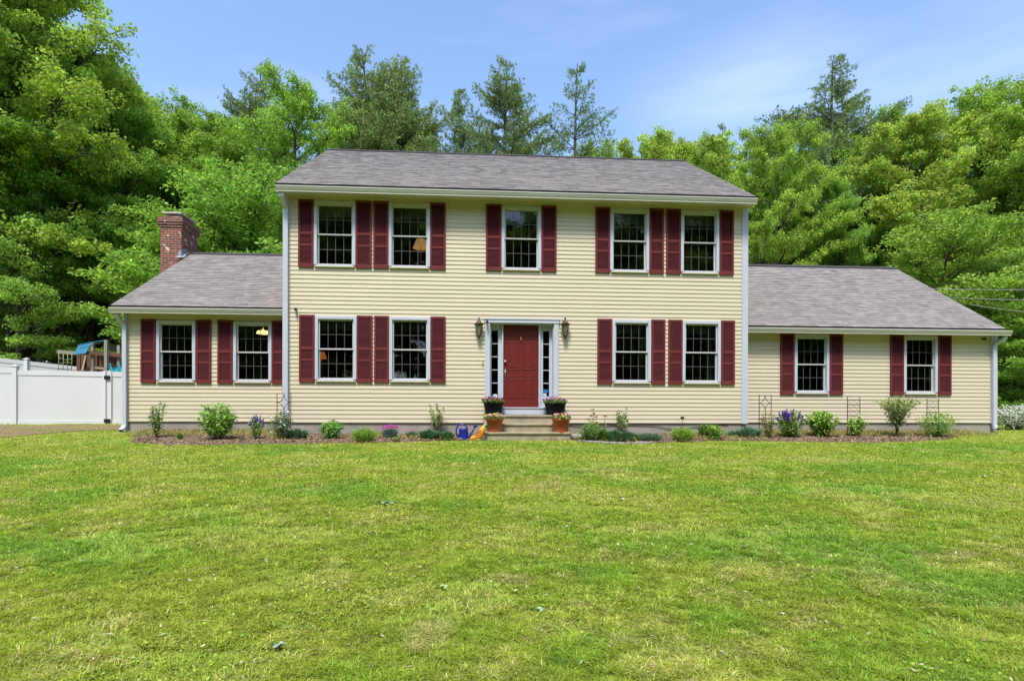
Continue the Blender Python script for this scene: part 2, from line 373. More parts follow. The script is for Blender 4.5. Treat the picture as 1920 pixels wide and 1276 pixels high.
# ------------------------------------------------------------------ house
YF = 0.0; YW = 0.65; YR = 4.35
house = empty('house', (0, 4, 0), 'pale yellow two storey house with red shutters, red front door and two single storey wings', 'house')
HOFF = Vector((0, -4, 0))
def hp(mb, name, m, parent=None, bevel=0):   # part of the house in world coordinates
    o = mb.build(name, m, None, bevel)
    if parent is None: o.parent = house; o.location = HOFF
    else: o.parent = parent
    return o
def avz(pts, Y): return sum(at(x, y, Y).z for x, y in pts) / len(pts)

ML = at(530.5, 600, YF).x; MR = at(1401.6, 600, YF).x
WL = at(233.0, 700, YW).x; WR = at(1868.5, 700, YW).x
Z0 = avz([(600, 791.8), (1350, 793.3)], YF)                    # bottom of the siding
Z0W = avz([(300, 789.4), (1600, 792.6)], YW)
ZT = avz([(541, 367.5), (1391, 388.5)], YF)                    # wall top / soffit, main
ZTWL = avz([(640 / 2.659, 588.7), (525, 590.5)], YW); ZTWR = avz([(1405, 620.5), (1855, 626)], YW)
GYM = -.47; GYW = .28
ZGM = avz([(517, 347.5), (1421, 370.3)], GYM)                  # gutter lip
ZGL = avz([(205, 576.3), (528, 579)], GYW); ZGR = avz([(1402, 611), (1898, 621.5)], GYW)
ZRM = avz([(612.5, 281), (1283.7, 301.5)], YR); ZRL = avz([(360, 474.5), (529, 477.5)], YR); ZRR = avz([(1402, 496.8), (1673, 501.6)], YR)
RKL = at(518, 344, GYM + .05).x; RKR = at(1417.5, 368, GYM + .05).x
RWL = at(209.5, 573, GYW + .05).x; RWR = at(1890, 616.5, GYW + .05).x
print('DIM', ML, MR, WL, WR, 'z0', Z0, Z0W, 'zt', ZT, ZTWL, ZTWR, 'g', ZGM, ZGL, ZGR, 'r', ZRM, ZRL, ZRR)
print('RAKE', RKL, at(612.5, 281, YR).x, RKR, at(1283.7, 301.5, YR).x, RWL, at(360, 474, YR).x, RWR, at(1673, 501, YR).x)

ZTWL = min(ZTWL, ZGL - .06); ZTWR = min(ZTWR, ZGR - .06)
LAP = .1005
def siding(mb, x0, x1, z0, z1, Y, opens=(), prof=None, back=False, side=None):
    """lap boards; side: None faces -Y; 'L'/'R' wall in x=Y plane facing -X/+X where x0,x1 are y coords"""
    def P(x, off, z):
        if side == 'L': return (Y - off, x, z)
        if side == 'R': return (Y + off, x, z)
        return (x, Y - off, z)
    n = math.ceil((z1 - z0) / LAP)
    for i in range(n):
        a = z0 + i * LAP; b = min(a + LAP, z1); cuts = {a, b}
        for o in opens:
            for zz in (o[2], o[3]):
                if a < zz < b: cuts.add(zz)
        cuts = sorted(cuts)
        for za, zb in zip(cuts[:-1], cuts[1:]):
            zm = (za + zb) / 2; X0, X1 = x0, x1
            if prof: X0, X1 = prof(zm)
            segs = [(X0, X1)]
            for o in opens:
                if o[2] <= zm <= o[3]:
                    ns_ = []
                    for s0, s1 in segs:
                        if o[1] <= s0 or o[0] >= s1: ns_.append((s0, s1)); continue
                        if o[0] > s0: ns_.append((s0, o[0]))
                        if o[1] < s1: ns_.append((o[1], s1))
                    segs = ns_
            oa = .014 * (1 - (za - a) / LAP) + .003; ob = .014 * (1 - (zb - a) / LAP) + .003
            for s0, s1 in segs:
                if s1 - s0 < 1e-3: continue
                # board with a rounded drip at its foot
                if za == a:
                    zc = min(za + .014, zb)
                    oc = .014 * (1 - (zc - a) / LAP) + .003
                    mb.quad(P(s0, oa - .003, za), P(s1, oa - .003, za), P(s1, oc + .001, zc), P(s0, oc + .001, zc))
                    mb.quad(P(s0, oc + .001, zc), P(s1, oc + .001, zc), P(s1, ob, zb), P(s0, ob, zb))
                    mb.quad(P(s0, -.004, za), P(s1, -.004, za), P(s1, oa - .003, za), P(s0, oa - .003, za))
                else:
                    mb.quad(P(s0, oa, za), P(s1, oa, za), P(s1, ob, zb), P(s0, ob, zb))

# ---- openings measured on the photograph
def win(x0, x1, yt, yb, Y): 
    a = at(x0, (yt + yb) / 2, Y); b = at(x1, (yt + yb) / 2, Y); return [a.x, b.x, at((x0 + x1) / 2, yb, Y).z, at((x0 + x1) / 2, yt, Y).z]
UPW = [(589, 667), (729, 806.7), (940.5, 1014.5), (1143.7, 1216.7), (1276, 1347.7)]
LOW = [(591, 669), (730, 807), (1147.7, 1220), (1279, 1350.6)]
wu = [win(a, b, 379.5 + (a - 589) * .0214, 501 + (a - 589) * .0170, YF) for a, b in UPW]
wl = [win(a, b, 593 + (a - 591) * .0125, 714.9 + (a - 591) * .0053, YF) for a, b in LOW]
for L in (wu, wl):
    zb = np.mean([q[2] for q in L]); zt = np.mean([q[3] for q in L])
    for q in L: q[2] = zb; q[3] = zt
wwl = [win(294, 367.4, 601.2, 715.8, YW), win(438, 510, 602.8, 717.2, YW)]
wwr = [win(1489, 1553.6, 627.4, 737.2, YW), win(1693.4, 1756.5, 630.4, 738.8, YW)]
for L in (wwl, wwr):
    zb = np.mean([q[2] for q in L]); zt = np.mean([q[3] for q in L])
    for q in L: q[2] = zb; q[3] = zt
DO = win(909.4, 1046.9, 597.6, 776, YF); DO[2] = .575
inset = .05
def op(q): return (q[0] + inset, q[1] - inset, q[2] + inset, q[3] - inset)

mb = MB(); siding(mb, ML + .06, MR - .06, Z0, ZT + .02, YF, [op(q) for q in wu + wl] + [(DO[0] + .03, DO[1] - .03, DO[2] - .3, DO[3] - .03)])
gm = lambda z: (max(0, 0 + (z - ZT) / (ZRM - ZT - .12) * YR) , min(2 * YR, 2 * YR - (z - ZT) / (ZRM - ZT - .12) * YR)) if z > ZT else (0, 2 * YR)
for xx, sd in ((ML, 'L'), (MR, 'R')): siding(mb, 0, 2 * YR, Z0, ZRM - .2, xx, side=sd, prof=gm)
mb.quad((ML, 2 * YR, Z0), (MR, 2 * YR, Z0), (MR, 2 * YR, ZT), (ML, 2 * YR, ZT))
hp(mb, 'siding', M['siding'])
mb = MB(); siding(mb, WL + .05, ML, Z0W, ZTWL + .02, YW, [op(q) for q in wwl])
def gw(zt, zr): return lambda z: (max(YW, YW + (z - zt) / (zr - zt - .12) * (YR - YW)), min(2 * YR - YW, 2 * YR - YW - (z - zt) / (zr - zt - .12) * (YR - YW))) if z > zt else (YW, 2 * YR - YW)
siding(mb, 0, 1, Z0W, ZRL - .2, WL, side='L', prof=gw(ZTWL, ZRL)); mb.quad((WL, 2 * YR - YW, Z0W), (ML, 2 * YR - YW, Z0W), (ML, 2 * YR - YW, ZTWL), (WL, 2 * YR - YW, ZTWL))
hp(mb, 'siding', M['siding'])
mb = MB(); siding(mb, MR, WR - .05, Z0W, ZTWR + .02, YW, [op(q) for q in wwr])
siding(mb, 0, 1, Z0W, ZRR - .2, WR, side='R', prof=gw(ZTWR, ZRR)); mb.quad((MR, 2 * YR - YW, Z0W), (WR, 2 * YR - YW, Z0W), (WR, 2 * YR - YW, ZTWR), (MR, 2 * YR - YW, ZTWR))
hp(mb, 'siding', M['siding'])
# interior rooms: sheathing shell seen only through the glass
def shell(x0, x1, y0, y1, zs):
    mb = MB(); t = .1
    for z in zs: mb.box(x0 + .03, x1 - .03, y0 + .20, y1 - .03, z - .06, z)
    mb.box(x0 + .03, x1 - .03, y1 - .2, y1 - .06, zs[0], zs[-1]); mb.box(x0 + .03, x0 + .1, y0 + .2, y1 - .2, zs[0], zs[-1]); mb.box(x1 - .1, x1 - .03, y0 + .2, y1 - .2, zs[0], zs[-1])
    return mb
hp(shell(ML, MR, YF, 2 * YR, [.62, 3.1, 3.2, 5.7]), 'interior_floor', M['dark'])
mb = MB()
for xq in (-2.0, 0.05, 2.1, 3.9): mb.box(xq, xq + .1, .2, 4.5, .62, 3.04)
for xq in (-.6, 2.5): mb.box(xq, xq + .1, .2, 4.5, 3.2, 5.64)
mb.box(ML + .1, MR - .1, 4.5, 4.6, .62, 5.64)
hp(mb, 'interior_wall', M['dark'])
hp(shell(WL, ML, YW, 2 * YR - YW, [.62, 3.05]), 'interior_floor', M['dark']); hp(shell(MR, WR, YW, 2 * YR - YW, [.62, 3.05]), 'interior_floor', M['dark'])
# foundation
mb = MB(); mb.box(ML + .03, MR - .03, YF + .02, 2 * YR - .02, -.4, Z0 + .01); mb.box(WL + .03, ML + .03, YW + .02, 2 * YR - YW, -.4, Z0W + .01); mb.box(MR - .03, WR - .03, YW + .02, 2 * YR - YW, -.4, Z0W + .01)
x = WL + .4
hp(mb, 'foundation', M['concrete'])
# corner boards
def cboard(x0, x1, Y, z0, z1, ret):
    mb = MB(); mb.box(x0, x1, Y - .034, Y + .012, z0, z1)
    if ret < 0: mb.box(x0 - .0, x0 + .03, Y + .012, Y + .12, z0, z1)
    if ret > 0: mb.box(x1 - .03, x1, Y + .012, Y + .12, z0, z1)
    return hp(mb, 'corner_board', M['white'], bevel=.004)
cboard(ML, at(541.8, 600, YF).x, YF, Z0 - .01, ZT, -1); cboard(at(1390, 600, YF).x, MR, YF, Z0 - .01, ZT, 1)
cboard(WL, at(239.6, 700, YW).x, YW, Z0W - .01, ZTWL, -1); cboard(at(1856, 700, YW).x, WR, YW, Z0W - .01, ZTWR, 1)

# roofs ---------------------------------------------------------------
def roof(x0, x1, ye, ze, yr, zr, endL=True, endR=True):
    s = Vector((0, yr - ye, zr - ze)); L = s.length; d = s / L; nrm = Vector((0, -d.z, d.y)); EXP = .14
    mb = MB(); n = math.ceil(L / EXP)
    def PT(x, t, h): return (x, ye + d.y * t + nrm.y * h, ze + d.z * t + nrm.z * h)
    r_ = random.Random(3)
    for i in range(n):
        t0 = i * EXP; t1 = min(t0 + EXP, L)
        # raised laminated tabs of random width
        xa = x0
        while xa < x1 - 1e-4:
            wd = r_.uniform(.12, .42); xb = min(x1, xa + wd); thick = .010 + r_.choice((-.002, 0, .003))
            v0 = t0 + .025
            mb.quad(PT(xa, t0, thick), PT(xb, t0, thick), PT(xb, t1, .001), PT(xa, t1, .001), uv=[(xa, t0), (xb, t0), (xb, t1 - .001), (xa, t1 - .001)])
            mb.quad(PT(xa, t0, -.006), PT(xb, t0, -.006), PT(xb, t0, thick), PT(xa, t0, thick), uv=[(xa, v0), (xb, v0), (xb, v0), (xa, v0)])
            xa = xb
    yb = 2 * yr - ye
    mb.quad((x1, yb, ze), (x0, yb, ze), (x0, yr, zr), (x1, yr, zr), uv=[(x1, 0), (x0, 0), (x0, L), (x1, L)])
    o = hp(mb, 'roof', M['shingle'])
    # deck edge + rake trim
    mb = MB(); mb.prism([(ye + .01, ze - .045), (ye + .01, ze - .004), (yr, zr - .008), (yr, zr - .05)], x0 + .01, x1 - .01)
    mb.prism([(yb - .01, ze - .045), (yr, zr - .05), (yr, zr - .008), (yb - .01, ze - .004)], x0 + .01, x1 - .01)
    hp(mb, 'drip_edge', M['drip'], o)
    for xq, e in ((x0 + .012, endL), (x1 - .032, endR)):
        if not e: continue
        for sgn in (0, 1):
            mb = MB(); ya, yc = (ye + .05, yr) if sgn == 0 else (yb - .05, yr)
            mb.prism([(ya, ze - .19), (ya, ze - .05), (yc, zr - .055), (yc, zr - .22)], xq, xq + .02); hp(mb, 'rake_board', M['white'], o)
    # ridge cap
    mb = MB(); mb.prism([(yr - .15, zr - .078), (yr - .155, zr - .06), (yr, zr + .034), (yr + .155, zr - .06), (yr + .15, zr - .078), (yr, zr + .015)], x0, x1)
    hp(mb, 'ridge_vent', M['drip'], o)
    return o
dz = lambda pts, Y: avz(pts, Y)
ZEM = avz([(517, 344.0), (1418, 367.3)], GYM + .05); ZEL = avz([(211, 573.4), (528, 575.5)], GYW + .05); ZER = avz([(1402, 609), (1889, 617)], GYW + .05)
RXL = (RKL + at(612.5, 281, YR).x) / 2; RXR = (RKR + at(1283.7, 301.5, YR).x) / 2
WXL = (RWL + at(360, 474, YR).x) / 2; WXR = (RWR + at(1673, 501, YR).x) / 2
r_main = roof(RXL, RXR, GYM + .05, ZEM, YR, ZRM)
r_left = roof(WXL, ML + .002, GYW + .05, ZEL, YR, ZRL, True, False)
r_right = roof(MR - .002, WXR, GYW + .05, ZER, YR, ZRR, False, True)

# eaves: soffit, fascia, gutter
def eave(x0, x1, yg, zl, zs, yw):
    mb = MB(); mb.box(x0 + .05, x1 - .05, yg + .13, yw + .01, zs, zs + .02)
    k = int((x1 - x0) / .30)
    for i in range(k):                                      # vent grooves
        xa = x0 + .1 + i * .30; mb.box(xa, xa + .012, yg + .14, yw, zs - .005, zs)
    hp(mb, 'soffit', M['soffit'])
    mb = MB(); mb.box(x0 + .03, x1 - .03, yg + .105, yg + .13, zs - .02, zl + .015); hp(mb, 'fascia', M['cream'])
    h = .125
    mb = MB(); z1 = zl; z0 = zl - h
    prof = [(yg, z1), (yg - .008, z1 - .004), (yg - .008, z1 - .022), (yg + .004, z1 - .03), (yg + .006, z1 - .05), (yg + .022, z1 - .085), (yg + .035, z1 - .10), (yg + .035, z0), (yg + .103, z0), (yg + .103, z1), (yg + .098, z1), (yg + .098, z0 + .006), (yg + .04, z0 + .006), (yg + .012, z1 - .05), (yg + .012, z1 - .01), (yg + .006, z1)]
    mb.prism(prof, x0, x1)
    for xx in (x0, x1 - .004):
        mb.prism([(yg + .004, z1 - .004), (yg + .012, z1 - .06), (yg + .036, z0 + .002), (yg + .1, z0 + .002), (yg + .1, z1 - .004)], xx, xx + .004)
    return hp(mb, 'gutter', M['cream'])
eave(at(516, 347, GYM).x, at(1421, 371, GYM).x, GYM, ZGM, ZT, YF)
eave(at(203.5, 576, GYW).x, ML, GYW, ZGL, ZTWL, YW)
eave(MR, at(1899, 621, GYW).x, GYW, ZGR, ZTWR, YW)
# boxed eave returns
mb = MB(); 
mb.box(RXL + .03, ML + .0, -.32, .25, ZT + .0, ZT + .10); hp(mb, 'eave_return', M['soffit']); mb = MB(); mb.box(MR, RXR - .03, -.32, .25, ZT + .0, ZT + .10)
hp(mb, 'eave_return', M['soffit'])

# downspouts
def spout(pts, wd=.075, dp=.055, end=None):
    mb = MB(); vs = []; n = len(pts)
    P = [Vector(p) for p in pts]
    for i in range(n - 1):
        mb.tube([P[i], P[i + 1]], [wd / 2 * 1.12] * 2, 4)
    return mb
def rect_pipe(mb, pts, wd, dp):
    P = [Vector(p) for p in pts]; vs = []; fs = []
    for i, p in enumerate(P):
        d0 = (P[i] - P[i - 1]).normalized() if i > 0 else (P[1] - P[0]).normalized()
        d1 = (P[i + 1] - P[i]).normalized() if i < len(P) - 1 else d0
        d = (d0 + d1).normalized()
        sx = d.cross(Vector((0, 1, 0))); sx = sx.normalized() if sx.length > .2 else Vector((1, 0, 0)); sy = sx.cross(d).normalized()
        k = 1 / max(.5, d0.dot(d))
        vs += [p - sx * wd / 2 * k - sy * dp / 2, p + sx * wd / 2 * k - sy * dp / 2, p + sx * wd / 2 * k + sy * dp / 2, p - sx * wd / 2 * k + sy * dp / 2]
    for i in range(len(P) - 1):
        a = i * 4
        for k in range(4): fs.append((a + k, a + (k + 1) % 4, a + 4 + (k + 1) % 4, a + 4 + k))
    mb.add(vs, fs)
yq = YW - .075
A = lambda x, y, Y: at(x, y, Y)
mb = MB(); rect_pipe(mb, [A(219.5, 586, .40), A(219.5, 591.5, .40), A(222.5, 597, .44), A(230.5, 606, yq), A(233.6, 613, yq), A(233.6, 700, yq), A(233.8, 796, yq), A(232, 801, yq - .02), A(226.5, 807, yq - .14)], .095, .07)
hp(mb, 'downspout', M['white'], bevel=.004)
mb = MB(); rect_pipe(mb, [A(1886, 627, .40), A(1885, 632, .40), A(1880, 638, .43), A(1867, 644.5, yq), A(1863.6, 650, yq), A(1863.8, 700, yq), A(1864.2, 796, yq), A(1866, 800.5, yq - .02), A(1872.5, 804, yq - .16)], .095, .07)
hp(mb, 'downspout', M['white'], bevel=.004)
mb = MB(); q = YF - .07
rect_pipe(mb, [A(527.5, 360, -.36), A(528, 366, -.36), A(530.5, 374, -.25), A(536, 390, q), A(536.3, 396, q), A(536, 500, q), A(536, 783, q)], .105, .07)
hp(mb, 'downspout', M['white'], bevel=.004)

# chimney ------------------------------------------------------------
def uvbox(mb, x0, x1, y0, y1, z0, z1):
    mb.quad((x0, y0, z0), (x1, y0, z0), (x1, y0, z1), (x0, y0, z1), uv=[(x0, z0), (x1, z0), (x1, z1), (x0, z1)])
    mb.quad((x1, y0, z0), (x1, y1, z0), (x1, y1, z1), (x1, y0, z1), uv=[(y0, z0), (y1, z0), (y1, z1), (y0, z1)])
    mb.quad((x1, y1, z0), (x0, y1, z0), (x0, y1, z1), (x1, y1, z1), uv=[(x0, z0), (x1, z0), (x1, z1), (x0, z1)])
    mb.quad((x0, y1, z0), (x0, y0, z0), (x0, y0, z1), (x0, y1, z1), uv=[(y0, z0), (y1, z0), (y1, z1), (y0, z1)])
    mb.quad((x0, y0, z1), (x1, y0, z1), (x1, y1, z1), (x0, y1, z1), uv=[(x0, y0), (x1, y0), (x1, y1), (x0, y1)])
    mb.quad((x0, y1, z0), (x1, y1, z0), (x1, y0, z0), (x0, y0, z0), uv=[(x0, y0), (x1, y0), (x1, y1), (x0, y1)])
cy0 = 4.0; cxl = A(300.8, 450, cy0).x; cxr = A(340.3, 450, cy0).x; cy1 = 5.02; czt = A(320, 407, cy0).z
mb = MB(); uvbox(mb, cxl, cxr, cy0, cy1, 0, czt - .30)
for i, e in enumerate((.022, .044, .066, .05)): uvbox(mb, cxl - e, cxr + e, cy0 - e, cy1 + e, czt - .30 + i * .0745, czt - .30 + (i + 1) * .0745)
ch = hp(mb, 'chimney', M['brick'])
mb = MB(); zc = czt
mb.box(cxl + .08, cxr - .08, cy0 + .1, cy1 - .1, zc - .01, zc + .07)
fx0, fx1 = cxl + .02, cxr - .02
for px_ in (fx0 + .12, fx1 - .16):
    for py_ in (cy0 + .16, cy1 - .22): mb.box(px_, px_ + .04, py_, py_ + .04, zc + .06, zc + .13)
mb.box(fx0, fx1, cy0 + .02, cy1 - .02, zc + .13, zc + .165)
hp(mb, 'flue_cap', M['flue'], ch)
mb = MB()
def rfz(y): return ZEL + (ZRL - ZEL) * (y - GYW - .05) / (YR - GYW - .05)
mb.add([(cxr + .005, cy0 - .02, rfz(cy0 - .02) - .05), (cxr + .005, YR, ZRL - .03), (cxr + .005, YR, ZRL + .12), (cxr + .005, cy0 - .02, rfz(cy0) + .22)], [(0, 1, 2, 3)])
mb.add([(cxr - .1, cy0 - .004, rfz(cy0) - .06), (cxr + .006, cy0 - .004, rfz(cy0) - .06), (cxr + .006, cy0 - .004, rfz(cy0) + .22), (cxr - .1, cy0 - .004, rfz(cy0) + .12)], [(0, 1, 2, 3)])
mb.quad((cxr - .12, cy0 - .14, rfz(cy0 - .14) + .022), (cxr + .14, cy0 - .14, rfz(cy0 - .14) + .022), (cxr + .14, cy0 + .02, rfz(cy0 + .02) + .022), (cxr - .12, cy0 + .02, rfz(cy0 + .02) + .022))
mb.quad((cxr, cy0, rfz(cy0) + .024), (cxr + .09, cy0, rfz(cy0) + .024), (cxr + .09, YR - .16, rfz(YR - .16) + .024), (cxr, YR - .16, rfz(YR - .16) + .024))
hp(mb, 'flashing', M['galv'], ch)

# windows --------------------------------------------------------------
def window(q, Y):
    x0, x1, z0, z1 = q; c = .072
    mb = MB(); yf = Y - .040; yb = Y + .10
    mb.box(x0, x0 + c, yf, yb, z0 + c * .6, z1); mb.box(x1 - c, x1, yf, yb, z0 + c * .6, z1)
    mb.box(x0 + c, x1 - c, yf, yb, z1 - c, z1); mb.box(x0 + c, x1 - c, yf + .004, yb, z0 + .02, z0 + c * .75)
    w_ = hp(mb, 'window', M['white'], bevel=.004)
    mb = MB(); mb.box(x0 + .02, x1 - .02, yf - .022, Y + .05, z0 - .012, z0 + .018); hp(mb, 'sill', M['soffit'], w_, .004)
    ix0, ix1, iz0, iz1 = x0 + c, x1 - c, z0 + c * .75, z1 - c; zm = (iz0 + iz1) / 2 + .01
    def sash(za, zb, ys, name):
        mb = MB(); s = .032; t = ys + .03
        mb.box(ix0, ix0 + s, ys, t, za, zb); mb.box(ix1 - s, ix1, ys, t, za, zb); mb.box(ix0 + s, ix1 - s, ys, t, za, za + s); mb.box(ix0 + s, ix1 - s, ys, t, zb - s, zb)
        so_ = hp(mb, name, M['sash'], w_)
        mb = MB(); gx0, gx1, ga, gb = ix0 + s, ix1 - s, za + s, zb - s; m_ = .0058
        for i in (1, 2, 3):
            xx = gx0 + (gx1 - gx0) * i / 4; mb.box(xx - m_, xx + m_, ys + .010, ys + .014, ga, gb)
        zz = (ga + gb) / 2; mb.box(gx0, gx1, ys + .0085, ys + .0125, zz - m_, zz + m_)
        hp(mb, 'muntins', M['muntin'], w_)
        j_ = [random.uniform(.0, .007) for _ in range(2)]; mb = MB(); mb.quad((gx0, ys + .017, ga), (gx1, ys + .017 + j_[0], ga), (gx1, ys + .017 + j_[0] + j_[1], gb), (gx0, ys + .017 + j_[1], gb)); hp(mb, 'glass', M['glass'], w_)
    sash(zm - .02, iz1, Y + .012, 'upper_sash'); sash(iz0, zm + .02, Y + .05, 'lower_sash')
    return w_
def shutter(x0, x1, z0, z1, Y):
    mb = MB(); yf = Y - .052; yb = Y - .019; s = .045
    mb.box(x0, x0 + s, yf, yb, z0, z1); mb.box(x1 - s, x1, yf, yb, z0, z1)
    H = z1 - z0; rails = [(0, .058), (.315, .345), (.485, .525), (.965, 1)]
    for a, b in rails: mb.box(x0 + s, x1 - s, yf + .003, yb, z0 + a * H, z0 + b * H)
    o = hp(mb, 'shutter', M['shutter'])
    mb = MB()
    for (a, b) in ((.058, .315), (.345, .485), (.525, .965)):
        za = z0 + a * H; zb = z0 + b * H; n = max(2, int((zb - za) / .026)); st = (zb - za) / n
        for i in range(n):
            z = za + i * st
            mb.quad((x0 + s, yf + .008, z), (x1 - s, yf + .008, z), (x1 - s, yb - .004, z + st * .95), (x0 + s, yb - .004, z + st * .95))
            mb.quad((x0 + s, yb - .002, z), (x1 - s, yb - .002, z), (x1 - s, yf + .008, z), (x0 + s, yf + .008, z))
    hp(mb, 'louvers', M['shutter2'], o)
for L, Y, sh in ((wu, YF, [(560, 588.6), (667.4, 697.2), (700.5, 729), (807, 835.6), (911, 940), (1015, 1043), (1115.8, 1143.2), (1217.2, 1243.8), (1248.2, 1275.5), (1348, 1374.5)]),
                 (wl, YF, [(561.7, 590.5), (669.4, 698.5), (702, 729.6), (807.5, 835.5), (1119.4, 1147), (1220.5, 1246.4), (1252.2, 1278.6), (1351, 1376.5)]),
                 (wwl, YW, [(265.5, 293.3), (369, 396.8), (409, 437.4), (510.7, 539)]), (wwr, YW, [(1462, 1487.5), (1554.3, 1579), (1667.8, 1692.8), (1757, 1781.6)])):
    for q in L: window(q, Y)
    for a, b in sh:
        zz0 = L[0][2] - .025; zz1 = L[0][3] + .02
        my = 450 if L is wu else 655
        shutter(at(a, my, Y).x, at(b, my, Y).x, zz0, zz1, Y)

# curtains, blinds (inside)
for a, b, t, bt, Y in ((1197, 1216, 628, 714, .28), (1323, 1344, 630, 716, .28)):
    mb = MB(); x0 = at(a, t, Y).x; x1 = at(b, t, Y).x; n = 14; z0 = at(a, bt, Y).z; z1 = at(a, t - 22, Y).z
    pts = [(x0 + (x1 - x0) * i / n, Y + .03 * math.sin(i * 1.7)) for i in range(n + 1)]
    for i in range(n): mb.quad((pts[i][0], pts[i][1], z0), (pts[i + 1][0], pts[i + 1][1], z0), (pts[i + 1][0], pts[i + 1][1], z1), (pts[i][0], pts[i][1], z1))
    hp(mb, 'curtain', M['curtain'])
for q in wwl:
    mb = MB(); z = q[2] + .55
    while z < q[3] - .08: mb.box(q[0] + .1, q[1] - .1, YW + .13, YW + .16, z, z + .006); z += .045
    mb.box(q[0] + .1, q[1] - .1, YW + .12, YW + .15, q[2] + .5, q[2] + .53)
    hp(mb, 'window_blind', M['blind'])
for q in wu + wl:   # raised shades at the top
    mb = MB(); mb.box(q[0] + .08, q[1] - .08, YF + .13, YF + .135, q[3] - .33, q[3] - .07); hp(mb, 'roller_shade', M['blind'])

# door -----------------------------------------------------------------
x0, x1, z0, z1 = DO; P_ = lambda x: at(x, 690, YF).x
zh = at(978, 606, YF).z
mb = MB(); pl = .115
mb.box(x0, x0 + pl, -.05, .02, z0, zh); mb.box(x1 - pl, x1, -.05, .02, z0, zh); mb.box(x0 - .015, x1 + .015, -.065, .02, zh, z1); mb.box(x0 - .03, x1 + .03, -.08, .02, z1 - .03, z1 + .0)
# returns into the recess
mb.box(x0 + pl, x0 + pl + .02, .0, .22, z0, zh); mb.box(x1 - pl - .02, x1 - pl, .0, .22, z0, zh); mb.box(x0 + pl, x1 - pl, .021, .22, zh - .02, zh + .005)
fr = hp(mb, 'door_frame', M['white'], bevel=.004)
dx0, dx1 = P_(944.2), P_(1010.5); zth = at(978, 763.2, YF).z; zdt = at(978, 608.2, YF).z - .01
mb = MB(); mb.box(x0 + pl + .02, x1 - pl - .02, -.01, .25, z0, zth)                         # threshold board
mb.box(x0 + pl + .02, x1 - pl - .02, -.03, .09, zth - .025, zth)
hp(mb, 'threshold', M['white'], fr, .004)
# slab with six raised panels
yd = .155; mb = MB(); mb.box(dx0, dx1, yd, yd + .045, zth, zdt)
H = zdt - zth; W = dx1 - dx0
def panel(u0, u1, v0, v1):
    a, b, c, d = dx0 + W * u0, dx0 + W * u1, zth + H * v0, zth + H * v1
    for e, y in ((0, .012), (.0, .0)): pass
    t = .022; 
    mb.box(a, a + t, yd - .009, yd, c, d); mb.box(b - t, b, yd - .009, yd, c, d); mb.box(a + t, b - t, yd - .009, yd, c, c + t); mb.box(a + t, b - t, yd - .009, yd, d - t, d)
    mb.box(a + .05, b - .05, yd - .006, yd, c + .05, d - .05)
for u0, u1 in ((.13, .45), (.55, .87)):
    panel(u0, u1, .84, .94); panel(u0, u1, .46, .80); panel(u0, u1, .12, .39)
door = hp(mb, 'door', M['door'], bevel=.003)
mb = MB(); kx = dx0 + .045
mb.lathe([(.0, 0), (.028, 0), (.028, .02), (0, .02)], n=12); V_ = [(kx + a, yd - .03 + c * 0 - c, at(947, 676, YF).z + b) for a, b, c in mb.v]; mb.v = V_
zk = at(947, 694, YF).z; mb.box(kx - .02, kx + .02, yd - .012, yd, zk - .04, zk + .05); mb.tube([(kx, yd - .01, zk + .02), (kx, yd - .06, zk), (kx, yd - .055, zk - .13), (kx, yd - .01, zk - .2)], .011, 8); mb.box(kx - .018, kx + .018, yd - .012, yd, zk - .23, zk - .17)
hp(mb, 'door_handle', M['nickel'], door)
mb = MB(); kz = at(978, 634, YF).z; kxc = (dx0 + dx1) / 2; mb.box(kxc - .014, kxc + .014, yd - .03, yd, kz - .035, kz + .04); mb.box(kxc - .009, kxc + .009, yd - .045, yd - .03, kz - .03, kz - .01)
hp(mb, 'door_knocker', M['brass'], door, .004)
# sidelights
for side_, (ga, gb) in enumerate(((921.8, 934.2), (1019.4, 1031.2))):
    gx0, gx1 = P_(ga), P_(gb); fx0_, fx1_ = (x0 + pl + .02, dx0 - .012) if side_ == 0 else (dx1 + .012, x1 - pl - .02)
    zt_, zb_ = at(927, 617.5, YF).z, at(927, 742, YF).z
    mb = MB(); ys = .15
    mb.box(fx0_, gx0, ys, ys + .05, zth, zh - .02); mb.box(gx1, fx1_, ys, ys + .05, zth, zh - .02); mb.box(gx0, gx1, ys, ys + .05, zt_, zh - .02); mb.box(gx0, gx1, ys, ys + .05, zth, zb_)
    jx = dx0 - .04 if side_ == 0 else dx1 + .004
    mb.box(jx, jx + .036, ys - .07, ys + .0, zth, zh - .02)
    for i in range(1, 5):
        zz = zb_ + (zt_ - zb_) * i / 5; mb.box(gx0, gx1, ys + .012, ys + .03, zz - .009, zz + .009)
    s_ = hp(mb, 'sidelight', M['white'], bevel=.003)
    mb = MB(); mb.quad((gx0, ys + .035, zb_), (gx1, ys + .035, zb_), (gx1, ys + .035, zt_), (gx0, ys + .035, zt_)); hp(mb, 'glass', M['glass'], s_)
    if side_ == 1:
        mb = MB(); mb.box(gx0, gx1 - .03, ys + .032, ys + .0335, zb_ + .10, zb_ + .17); hp(mb, 'sticker', mat('blue_sticker', (.03, .14, .40), .5), s_)
        mb = MB(); mb.box(gx0 + .01, gx1 - .06, ys + .032, ys + .0335, zb_ + .01, zb_ + .08); hp(mb, 'sticker', M['white'], s_)
    else:
        mb = MB(); mb.box(gx0 + .04, gx1 - .02, ys + .032, ys + .0335, zb_ + .0, zb_ + .05); hp(mb, 'sticker', mat('pale_sticker', (.55, .65, .62), .5), s_)
